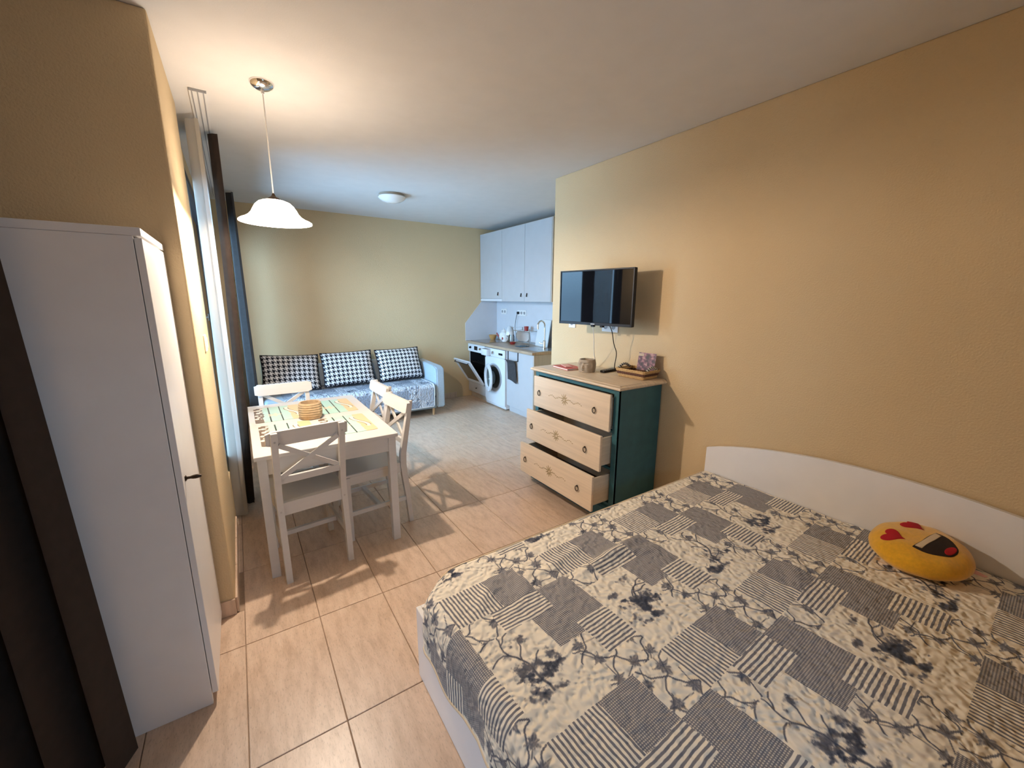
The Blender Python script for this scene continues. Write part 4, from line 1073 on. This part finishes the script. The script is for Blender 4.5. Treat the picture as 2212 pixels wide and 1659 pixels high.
# houndstooth cushions leaning on the backrest
def hcushion():
    bm = bmesh.new(); n = 26; W_, H_ = 0.60, 0.43
    def surf(sg):
        def fn(u, v):
            a, b_ = 2*u-1, 2*v-1
            pin = 1-0.045*(1-abs(b_)**2)*abs(a)**6 ; pin2 = 1-0.05*(1-abs(a)**2)*abs(b_)**6
            th2 = 0.075*((1-a**4)*(1-b_**4))**0.55
            return (a*W_/2*pin, sg*th2, b_*H_/2*pin2)
        return fn
    for sg in (-1, 1): grid(bm, surf(sg), n, n, lambda u, v: (u*W_, v*H_))
    bmesh.ops.remove_doubles(bm, verts=bm.verts, dist=0.0008)
    return mesh('houndstooth_cushion', bm, HOUND, 80)
hm = hcushion()
for i, (x, y, rz, rl, sx_, lab) in enumerate(((0.455, 5.325, 1, 3, 1.0, 'leftmost houndstooth cushion on the sofa, beside the far curtain'),
                                   (1.085, 5.315, -2, -1, 1.0, 'middle houndstooth cushion on the sofa'),
                                   (1.735, 5.325, 1, -1, 0.98, 'rightmost houndstooth cushion on the sofa, beside the armrest'))):
    o = bpy.data.objects.new('houndstooth_cushion', hm); C.objects.link(o); o.location = (x, y, 0.645); o.scale = (sx_, 1, 1)
    o.rotation_euler = (R(-24), R(rl), R(rz)); tag(o, lab, 'cushion', 'houndstooth cushions on the sofa')
    bm = bmesh.new(); W_, H_ = 0.60, 0.43; pts = []
    for k in range(80):
        q = k/20; sd = int(q); f = 2*(q-sd)-1
        a, b_ = ((f, -1), (1, f), (-f, 1), (-1, -f))[sd]
        pts.append((a*W_/2*(1-0.045*(1-b_*b_)*abs(a)**6), 0, b_*H_/2*(1-0.05*(1-a*a)*abs(b_)**6)))
    tube(bm, pts, 0.006, 6, closed=True); part('piping', bm, pm('black_cord', (0.012, 0.012, 0.018), 0.9), o, 60)

# ------------------------------------------------------------------ kitchen
KF = 2.925                                                        # plane of the unit fronts
wt = tag(part('worktop', B(2.888, XK-0.008, 3.915, YB-0.004, 0.836, 0.870, bev=0.003), WORKTOP), 'wood-look kitchen worktop over oven and washing machine', 'worktop')
bm = bmesh.new(); prism(bm, [(2.885, 0.871), (XK-0.006, 0.871), (XK-0.006, 1.462), (3.172, 1.462), (2.885, 1.135)], 'y', YB-0.010, YB-0.001)
sp0 = thing('splashback', 'white splashback panels with a cut corner behind the worktop', 'splashback', (XK-0.003, YB-0.2, 0.871))
bmesh.ops.translate(bm, verts=bm.verts, vec=(-(XK-0.003), -(YB-0.2), -0.871)); part('panel', bm, SPLASH, sp0)
bm = B(XK-0.006, XK-0.0005, 3.915, YB-0.011, 0.871, 1.462); bmesh.ops.translate(bm, verts=bm.verts, vec=(-(XK-0.003), -(YB-0.2), -0.871)); part('panel', bm, SPLASH, sp0)
def drop_knob(parent, x, y, z):
    bm = bmesh.new(); bmesh.ops.create_uvsphere(bm, u_segments=10, v_segments=6, radius=0.009, matrix=Matrix.Translation((x-0.008, y, z+0.014)))
    tube(bm, [(x-0.010, y, z+0.012), (x-0.012, y, z), (x-0.013, y, z-0.022)], lambda i: (0.004, 0.006, 0.009)[i], 8); part('knob', bm, BLACKM, parent, 50)
UF = 3.155
for i, (y0, y1, lab, kn) in enumerate(((5.022, 5.632, 'white upper kitchen cabinet in the corner, with a slim extractor strip below', 5.115), (4.472, 5.020, 'white upper kitchen cabinet in the middle of the row', 4.535), (3.925, 4.470, 'white upper kitchen cabinet at the right end, next to the ochre wall', 4.405))):
    t_ = thing('upper_cabinet', lab, 'cabinet', ((UF+XK)/2, (y0+y1)/2, 1.465), 0, 'white upper kitchen cabinets'); ox, oy = (UF+XK)/2, (y0+y1)/2
    part('body', B(UF+0.019-ox, XK-0.007-ox, y0-oy+0.0005, y1-oy-0.0005, 0, 0.965, bev=0.001), CABW, t_)
    zb = 0.040 if i == 0 else 0.0
    dd = part('door', B(UF-ox, UF+0.018-ox, y0+0.0015-oy, y1-0.0015-oy, zb, 0.967, bev=0.0012), CABW, t_)
    drop_knob(dd, UF-ox, kn-oy, 0.085 if i else 0.105)
    if i == 0: part('extractor', B(UF-ox, UF+0.018-ox, y0+0.002-oy, y1-0.002-oy, 0.0, 0.034, bev=0.001), ENAMEL, t_)
part('corner_strip', B(UF+0.002, UF+0.30-0.012, 3.905, 3.924, 1.465, 2.432), GREYWOOD)
tag(bpy.data.objects['corner_strip'], 'narrow greige end panel on the upper cabinets beside the ochre wall', 'panel')
# oven unit
ov = thing('oven_unit', 'white built-in oven with its door hanging open, in the kitchen corner', 'oven', (3.17, 5.37, 0)); OO = Vector((3.17, 5.37, 0))
def op(name, bm, mat, parent=ov, smooth=None):
    bmesh.ops.translate(bm, verts=bm.verts, vec=-OO); return part(name, bm, mat, parent, smooth)
oy0, oy1 = 5.110, 5.630
bm = bmesh.new(); box(bm, KF+0.02, XK-0.01, oy0, oy0+0.016, 0.085, 0.835); box(bm, KF+0.02, XK-0.01, oy1-0.016, oy1, 0.085, 0.835); box(bm, KF+0.02, XK-0.01, oy0+0.016, oy1-0.016, 0.085, 0.10)
box(bm, KF+0.02, XK-0.01, oy0+0.016, oy1-0.016, 0.245, 0.255); op('carcass', bm, CABW)
op('plinth', B(2.972, 2.985, oy0, oy1, 0.001, 0.083), GREYWOOD)
dw = op('drawer_front', B(KF, KF+0.019, oy0+0.002, oy1-0.002, 0.090, 0.238, bev=0.0012), CABW); 
bm = bmesh.new(); tube(bm, [(KF, 5.37, 0.168), (KF-0.010, 5.37, 0.168), (KF-0.018, 5.37, 0.164)], lambda i: (0.004, 0.006, 0.010)[i], 10); op('knob', bm, BLACKM, dw, 50)
op('control_panel', B(KF-0.004, KF+0.03, oy0+0.002, oy1-0.002, 0.715, 0.833, bev=0.002), ENAMEL)
op('display', B(KF-0.006, KF-0.004, 5.33, 5.43, 0.745, 0.803), BLACKP)
for yy in (5.54, 5.235):
    bm = bmesh.new(); lathe(bm, [(0, 0.026), (0.014, 0.024), (0.019, 0.0), (0, 0.0)], 18); bmesh.ops.rotate(bm, verts=bm.verts, matrix=Matrix.Rotation(-PI/2, 3, 'Y'))
    bmesh.ops.translate(bm, verts=bm.verts, vec=(KF-0.004, yy, 0.775)); op('dial', bm, CHROME if yy < 5.4 else BLACKP, ov, 40)
bm = bmesh.new(); a0, a1, b0, b1 = oy0+0.03, oy1-0.03, 0.275, 0.712
for q in ((KF+0.02, XK-0.03, a0, a0+0.006, b0, b1), (KF+0.02, XK-0.03, a1-0.006, a1, b0, b1), (KF+0.02, XK-0.03, a0, a1, b0, b0+0.006), (KF+0.02, XK-0.03, a0, a1, b1-0.006, b1), (XK-0.036, XK-0.03, a0, a1, b0, b1)): box(bm, *q)
op('oven_cavity', bm, BLACKP)
op('front_rim', B(KF+0.002, KF+0.019, oy0+0.002, oy0+0.028, 0.256, 0.713), BLACKP)
for zz in (0.42, 0.55):
    bm = bmesh.new()
    for k in range(9): tube(bm, [(KF+0.04+0.05*k, a0+0.01, zz), (KF+0.04+0.05*k, a1-0.01, zz)], 0.002, 5)
    op('oven_rack', bm, STEEL)
ang = R(33)
od = part('oven_door', bmesh.new(), ENAMEL, ov); od.location = Vector((KF-0.004, 0, 0.262))-Vector((OO.x, 0, 0)); od.rotation_euler = (0, -ang, 0)
bm = bmesh.new(); dy0, dy1 = oy0+0.006-OO.y, oy1-0.006-OO.y
for q in ((-0.022, 0, dy0, dy1, 0.0, 0.055), (-0.022, 0, dy0, dy1, 0.385, 0.430), (-0.022, 0, dy0, dy0+0.07, 0.055, 0.385), (-0.022, 0, dy1-0.07, dy1, 0.055, 0.385)): box(bm, *q)
od.data = mesh('oven_door', bm, ENAMEL)
part('door_glass', B(-0.018, -0.004, dy0+0.068, dy1-0.068, 0.053, 0.387), pm('smoked_glass', (0.035, 0.03, 0.02), 0.08, coat=0.5), od)
bm = bmesh.new(); tube(bm, [(-0.022, dy0+0.05, 0.408), (-0.050, dy0+0.055, 0.408), (-0.050, dy1-0.055, 0.408), (-0.022, dy1-0.05, 0.408)], 0.006, 8); part('door_handle', bm, BLACKP, od, 50)
# washing machine
wm = thing('washing_machine', 'white front-loading washing machine with its round door ajar', 'washing machine', (3.17, 4.81, 0)); WO = Vector((3.17, 4.81, 0))
def wmp(name, bm, mat, parent=wm, smooth=None):
    bmesh.ops.translate(bm, verts=bm.verts, vec=-WO); return part(name, bm, mat, parent, smooth)
my0, my1, MF = 4.540, 5.075, 2.905
wc, wz_, wr = 4.825, 0.425, 0.178
bm = bmesh.new()
box(bm, MF+0.012, XK-0.02, my0, my1, 0.014, 0.828, bev=0.012, seg=2); wmp('body', bm, ENAMEL, smooth=40)
# front plate with a round hole
bm = bmesh.new(); N = 48; outer = []
for k in range(N):
    a = 2*PI*k/N; c_, s_ = math.cos(a), math.sin(a)
    hy, hz0, hz1 = (my1-my0)/2-0.003, wz_-0.055, 0.712-wz_
    cyo = (my0+my1)/2-wc
    ty_ = ((hy+cyo) if c_ > 0 else (hy-cyo))/max(abs(c_), 1e-6); tz_ = (hz1 if s_ > 0 else hz0)/max(abs(s_), 1e-6); r_ = min(ty_, tz_)
    outer.append((wc+c_*r_, wz_+s_*r_))
A_ = [bm.verts.new((MF, y, z)) for y, z in outer]; I_ = [bm.verts.new((MF, wc+wr*1.12*math.cos(2*PI*k/N), wz_+wr*1.12*math.sin(2*PI*k/N))) for k in range(N)]
J_ = [bm.verts.new((MF+0.016, wc+wr*0.98*math.cos(2*PI*k/N), wz_+wr*0.98*math.sin(2*PI*k/N))) for k in range(N)]; K_ = [bm.verts.new((MF+0.0125, y, z)) for y, z in outer]
for k in range(N):
    n_ = (k+1) % N
    bm.faces.new((A_[k], A_[n_], I_[n_], I_[k])); bm.faces.new((I_[k], I_[n_], J_[n_], J_[k])); bm.faces.new((A_[k], A_[n_], K_[n_], K_[k]))
wmp('front_plate', bm, ENAMEL)
bm = bmesh.new(); box(bm, MF-0.004, MF+0.0125, my0+0.002, my1-0.002, 0.714, 0.826, bev=0.004, seg=2); wmp('control_panel', bm, ENAMEL, smooth=40)
wmp('display', B(MF-0.006, MF-0.004, 4.60, 4.70, 0.752, 0.780), BLACKP)
bm = bmesh.new(); lathe(bm, [(0, 0.022), (0.020, 0.020), (0.024, 0.0), (0, 0)], 20); bmesh.ops.rotate(bm, verts=bm.verts, matrix=Matrix.Rotation(-PI/2, 3, 'Y')); bmesh.ops.translate(bm, verts=bm.verts, vec=(MF-0.004, 4.845, 0.768)); wmp('programme_dial', bm, CHROME, smooth=40)
sd = wmp('detergent_drawer', B(MF-0.075, MF-0.004, 4.905, 5.06, 0.722, 0.812, bev=0.006, seg=2), ENAMEL, smooth=40)
wmp('drawer_tray', B(MF-0.072, MF-0.012, 4.91, 5.055, 0.795, 0.8135), GREYP, sd)
def xring(pr, seg=44):
    bm = bmesh.new(); lathe(bm, pr, seg); bmesh.ops.rotate(bm, verts=bm.verts, matrix=Matrix.Rotation(-PI/2, 3, 'Y')); return bm      # lathe z -> -x
bm = xring([(wr*1.02, -0.010), (wr*0.98, 0.004), (wr*0.86, 0.004), (wr*0.80, -0.03), (wr*0.84, -0.05)]); bmesh.ops.translate(bm, verts=bm.verts, vec=(MF+0.004, wc, wz_)); wmp('door_seal', bm, GREYP, smooth=60)
bm = xring([(0, -0.0105), (wr*1.0, -0.0105)]); bmesh.ops.translate(bm, verts=bm.verts, vec=(MF, wc, wz_)); wmp('drum_opening', bm, pm('drum_dark', (0.03, 0.035, 0.035), 0.35), smooth=60)
# open porthole door, hinged on the oven side
wdoor = part('porthole_door', xring([(wr*0.74, 0.012), (wr*0.80, 0.034), (wr*0.95, 0.040), (wr*1.08, 0.030), (wr*1.10, 0.010), (wr*1.02, 0.0), (wr*0.78, 0.0), (wr*0.74, 0.012)]), ENAMEL, wm, 50)
hy = wc+wr*1.12; a_ = R(17)
wdoor.location = Vector((MF-0.012-wr*1.12*math.sin(a_), hy-wr*1.12*math.cos(a_), wz_))-WO; wdoor.rotation_euler = (0, 0, -a_)
bm = xring([(wr*0.755, 0.016), (wr*0.70, 0.0), (wr*0.62, -0.045), (wr*0.40, -0.075), (0, -0.082)]); part('glass_bowl', bm, pm('door_glass_bowl', (0.10, 0.12, 0.12), 0.06, coat=0.4), wdoor, 60)
for yy in (my0+0.05, my1-0.05):
    bm = bmesh.new(); lathe(bm, [(0, 0), (0.02, 0), (0.018, 0.014), (0, 0.014)], 14, MF+0.06, yy); wmp('foot', bm, BLACKP, smooth=40)
# sink unit
sk = thing('sink_cabinet', 'white kitchen base cabinet under the sink with a greige end panel', 'cabinet', (3.17, 4.23, 0)); SO = Vector((3.17, 4.23, 0))
def skp(name, bm, mat, parent=sk, smooth=None):
    bmesh.ops.translate(bm, verts=bm.verts, vec=-SO); return part(name, bm, mat, parent, smooth)
bm = bmesh.new(); box(bm, KF+0.02, XK-0.01, 4.516, 4.532, 0.085, 0.835); box(bm, KF+0.02, XK-0.01, 3.945, 4.516, 0.085, 0.101); box(bm, XK-0.02, XK-0.01, 3.945, 4.516, 0.101, 0.835); skp('carcass', bm, CABW)
skp('end_panel', B(KF+0.0, XK-0.01, 3.925, 3.944, 0.001, 0.835, bev=0.001), GREYWOOD)
skp('door', B(KF, KF+0.019, 3.946, 4.530, 0.090, 0.828, bev=0.0012), CABW); skp('plinth', B(2.972, 2.985, 3.945, 4.532, 0.001, 0.083), CABW)
hr = thing('towel_hanger', 'black over-door towel hanger hooked on the sink cabinet', 'towel hanger', (KF, 4.38, 0.79))
for yy in (-0.115, 0.115): part('hook', B(-0.006, -0.0015, yy-0.007, yy+0.007, -0.075, 0.040), BLACKM, hr)
bm = bmesh.new(); tube(bm, [(-0.006, -0.115, -0.07), (-0.045, -0.115, -0.07), (-0.045, 0.13, -0.07)], 0.004, 8); part('rod', bm, BLACKM, hr, 50)
def towel():
    bm = bmesh.new()
    def fn(u, v):
        y = 4.475-0.195*u*(1.0+0.12*v); top = 0.727
        x = KF-0.045-0.010*math.cos(PI*min(1, v*5))-0.012*math.sin(u*9+v)*v
        return (x, y-0.02*v+0.03*v*(u-.5), top-0.262*v+0.006*math.sin(u*11)*v-0.03*u*v)
    grid(bm, fn, 24, 24); bmesh.ops.solidify(bm, geom=bm.faces[:], thickness=0.008); return tag(part('hand_towel', bm, GREYT, None, 60), 'dark grey towel hanging on the sink cabinet door', 'towel')
towel()
# sink, tap
sn = thing('kitchen_sink', 'stainless steel sink set into the worktop', 'sink', (3.20, 4.16, 0.870))
bm = bmesh.new(); prs = [((-0.21, 0.19), (-0.22, 0.22), 0.0005), ((-0.21, 0.19), (-0.22, 0.22), 0.003), ((-0.185, 0.12), (-0.195, 0.195), 0.003), ((-0.17, 0.11), (-0.18, 0.18), 0.001)]
rs = [[bm.verts.new((x, y, z)) for x, y in ((a[0], b_[0]), (a[1], b_[0]), (a[1], b_[1]), (a[0], b_[1]))] for a, b_, z in prs]
for a, b_ in zip(rs, rs[1:]):
    for k in range(4): bm.faces.new((a[k], a[(k+1) % 4], b_[(k+1) % 4], b_[k]))
bm.faces.new(rs[-1]); part('basin', bm, STEEL, sn)
bm = bmesh.new(); lathe(bm, [(0, 0.0035), (0.03, 0.0035), (0.032, 0.0015)], 20); part('drain', bm, CHROME, sn, 40)
fc = thing('tap', 'tall chrome kitchen tap with a curved spout at the sink', 'tap', (3.262, 4.16, 0.873))
bm = bmesh.new(); lathe(bm, [(0, 0.0), (0.030, 0.0), (0.030, 0.006), (0.020, 0.010), (0.019, 0.10), (0.013, 0.11), (0, 0.11)], 20); part('body', bm, CHROME, fc, 40)
bm = bmesh.new(); tube(bm, [(0, 0, 0.10), (0, 0, 0.22), (0, 0, 0.30)]+[(-0.055+0.055*math.cos(a), 0, 0.30+0.055*math.sin(a)) for a in (0.5, 1.0, 1.57, 2.1, 2.7, 3.14)]+[(-0.11, 0, 0.25)], 0.011, 10); part('spout', bm, CHROME, fc, 50)
bm = bmesh.new(); tube(bm, [(-0.005, 0.010, 0.06), (-0.02, 0.045, 0.065), (-0.03, 0.065, 0.075)], 0.008, 8); part('lever', bm, CHROME, fc, 50)
# on the worktop
bm = bmesh.new(); box(bm, 2.95, 3.36, 5.13, 5.60, 0.8702, 0.8755, bev=0.002); tag(part('hob', bm, pm('hob_glass', (0.25, 0.22, 0.19), 0.12)), 'flat glass hob set on the worktop above the oven', 'hob')
o = thing('wooden_bowl', 'small round wooden bowl on the worktop near the corner', 'bowl', (3.29, 5.50, 0.8757))
bm = bmesh.new(); lathe(bm, [(0, 0), (0.035, 0), (0.055, 0.045), (0.064, 0.075), (0.058, 0.075), (0.048, 0.045), (0.028, 0.010), (0, 0.008)], 28); part('bowl', bm, WOODB, o, 60)
tpot = thing('teapot', 'white round teapot with a dark red spot beside the wooden bowl', 'teapot', (3.365, 5.30, 0.8757), R(40))
bm = bmesh.new(); lathe(bm, [(0, 0), (0.050, 0), (0.068, 0.03), (0.074, 0.065), (0.066, 0.105), (0.045, 0.13), (0.030, 0.135), (0, 0.135)], 32); part('body', bm, PORC, tpot, 60)
bm = bmesh.new(); lathe(bm, [(0, 0.19), (0.008, 0.186), (0.010, 0.178), (0.006, 0.172), (0.040, 0.150), (0.046, 0.136), (0, 0.136)], 28); part('lid', bm, PORC, tpot, 60)
bm = bmesh.new(); tube(bm, [(0.0, 0.060, 0.05), (0.0, 0.095, 0.075), (0, 0.115, 0.115)], lambda i: (0.018, 0.013, 0.009)[i], 10); part('spout', bm, REDE, tpot, 60)
bm = bmesh.new(); tube(bm, [(0, -0.06, 0.10), (0, -0.10, 0.10), (0, -0.11, 0.07), (0, -0.095, 0.04), (0, -0.065, 0.035)], 0.007, 8); part('handle', bm, PORC, tpot, 60)
kt = thing('storage_jar', 'white rounded jar with frosted lid behind the teapot', 'jar', (3.385, 5.175, 0.8702))
bm = bmesh.new(); lathe(bm, [(0, 0), (0.045, 0), (0.052, 0.02), (0.052, 0.14), (0.045, 0.155), (0, 0.155)], 28); part('body', bm, PORC, kt, 60)
bm = bmesh.new(); lathe(bm, [(0, 0.235), (0.012, 0.232), (0.030, 0.205), (0.046, 0.175), (0.050, 0.156), (0, 0.156)], 28); part('lid', bm, BOARDP, kt, 60)
mg = thing('mug', 'white mug with a round red emblem on the worktop', 'mug', (3.285, 5.145, 0.8757))
bm = bmesh.new(); lathe(bm, [(0, 0), (0.038, 0), (0.042, 0.008), (0.044, 0.095), (0.040, 0.095), (0.038, 0.010), (0, 0.008)], 28); part('cup', bm, PORC, mg, 50)
bm = bmesh.new(); tube(bm, [(0.0, -0.042, 0.075), (0, -0.070, 0.07), (0, -0.074, 0.045), (0, -0.062, 0.025), (0, -0.042, 0.022)], 0.006, 8); part('handle', bm, PORC, mg, 50)
bm = bmesh.new(); grid(bm, lambda u, v: (-0.0447*math.cos((u-.5)*0.9*math.sqrt(max(0, 1-(2*v-1)**2))), 0.0447*math.sin((u-.5)*0.9*math.sqrt(max(0, 1-(2*v-1)**2))), 0.028+0.042*v), 10, 10); part('emblem', bm, REDE, mg, 60, label='round red emblem')
gj = thing('glass_jar', 'clear glass jar standing in front of the dish rack', 'jar', (3.30, 4.985, 0.8702))
bm = bmesh.new(); lathe(bm, [(0, 0), (0.040, 0), (0.043, 0.01), (0.043, 0.095), (0.036, 0.11), (0.036, 0.12), (0.033, 0.12), (0.033, 0.11), (0.039, 0.094), (0.039, 0.012), (0, 0.006)], 26); part('body', bm, GLASS, gj, 50)
dk = thing('dish_rack', 'two-tier wire dish rack on the worktop beside the tap', 'dish rack', (3.345, 4.70, 0.8702))
bm = bmesh.new()
for z in (0.03, 0.19):
    tube(bm, [(-0.08, -0.20, z), (0.09, -0.20, z), (0.09, 0.20, z), (-0.08, 0.20, z)], 0.0035, 6, closed=True)
    for k in range(13): tube(bm, [(-0.08, -0.19+0.0316*k, z), (0.09, -0.19+0.0316*k, z)], 0.0016, 5)
part('shelf_wires', bm, CHROME, dk, 50)
for y in (-0.20, 0.20):
    bm = bmesh.new(); tube(bm, [(-0.08, y, 0.0), (-0.08, y, 0.23), (0.09, y, 0.23), (0.09, y, 0.0)], 0.004, 6); part('side_frame', bm, CHROME, dk, 50)
o = thing('cup', 'dark red cup on the upper shelf of the dish rack', 'cup', (3.335, 4.665, 0.8702+0.1945)); bm = bmesh.new(); lathe(bm, [(0, 0), (0.028, 0), (0.033, 0.062), (0.030, 0.062), (0.026, 0.006), (0, 0.005)], 22); part('cup_body', bm, REDE, o, 50)
for k in range(4):
    bm = bmesh.new(); lathe(bm, [(0, 0.0), (0.055, 0.002), (0.078, 0.012), (0.080, 0.014), (0.055, 0.006), (0, 0.005)], 28)
    o = part('plate', bm, PORC, None, 50, loc=(3.345, 4.83-0.032*k, 0.8702+0.1150), rot=(R(78), 0, 0))
    tag(o, ('farthest from the tap', 'second farthest from the tap', 'second nearest to the tap', 'nearest to the tap')[k].join(('white plate in the lower dish rack tier, ', '')), 'plate', 'plates in the dish rack')
bm = bmesh.new(); lathe(bm, [(0, 0), (0.03, 0), (0.05, 0.03), (0.046, 0.03), (0.028, 0.006), (0, 0.005)], 24); o = part('brown_dish', bm, REDE, None, 50, loc=(3.215, 4.83, 0.8702)); tag(o, 'small dark dish on the worktop in front of the dish rack', 'dish')
bm = bmesh.new(); box(bm, -0.006, 0.006, -0.135, 0.135, 0, 0.36, bev=0.004); o = part('cutting_board', bm, BOARDP, None, loc=(3.365, 4.36, 0.8735), rot=(0, R(9), 0)); tag(o, 'white cutting board leaning on the splashback behind the tap', 'cutting board')
bm = bmesh.new(); grid(bm, lambda u, v: (3.08+0.16*u, 4.45+0.14*v, 0.8712+0.006*math.sin(u*7)**2+0.004*math.sin(v*9)**2), 16, 16); bmesh.ops.solidify(bm, geom=bm.faces[:], thickness=-0.003)
tag(part('dishcloth', bm, BLUECL, None, 60), 'blue dishcloth lying on the worktop beside the sink', 'cloth')
s1 = socket_plate('kitchen_socket', 'white double socket on the splashback, left of the plugged cord', XK-0.006, 5.41, 1.31, 2, w=0.036)
s2 = socket_plate('kitchen_socket', 'white triple socket on the splashback with a black plug in it', XK-0.006, 4.93, 1.30, 3, w=0.036)
pc = cable('power_cord', 'black power cord with plug hanging from the splashback socket', [(3.422, 5.004, 1.30), (3.405, 5.006, 1.27), (3.405, 5.04, 1.18), (3.405, 5.05, 1.08), (3.40, 5.02, 0.99), (3.395, 5.01, 0.90), (3.38, 4.99, 0.8745)], BLACKP, 0.0035)
bm = bmesh.new(); box(bm, 3.408, 3.434, 4.986, 5.022, 1.282, 1.318, bev=0.006, seg=2); part('plug', bm, BLACKP, pc, 40)
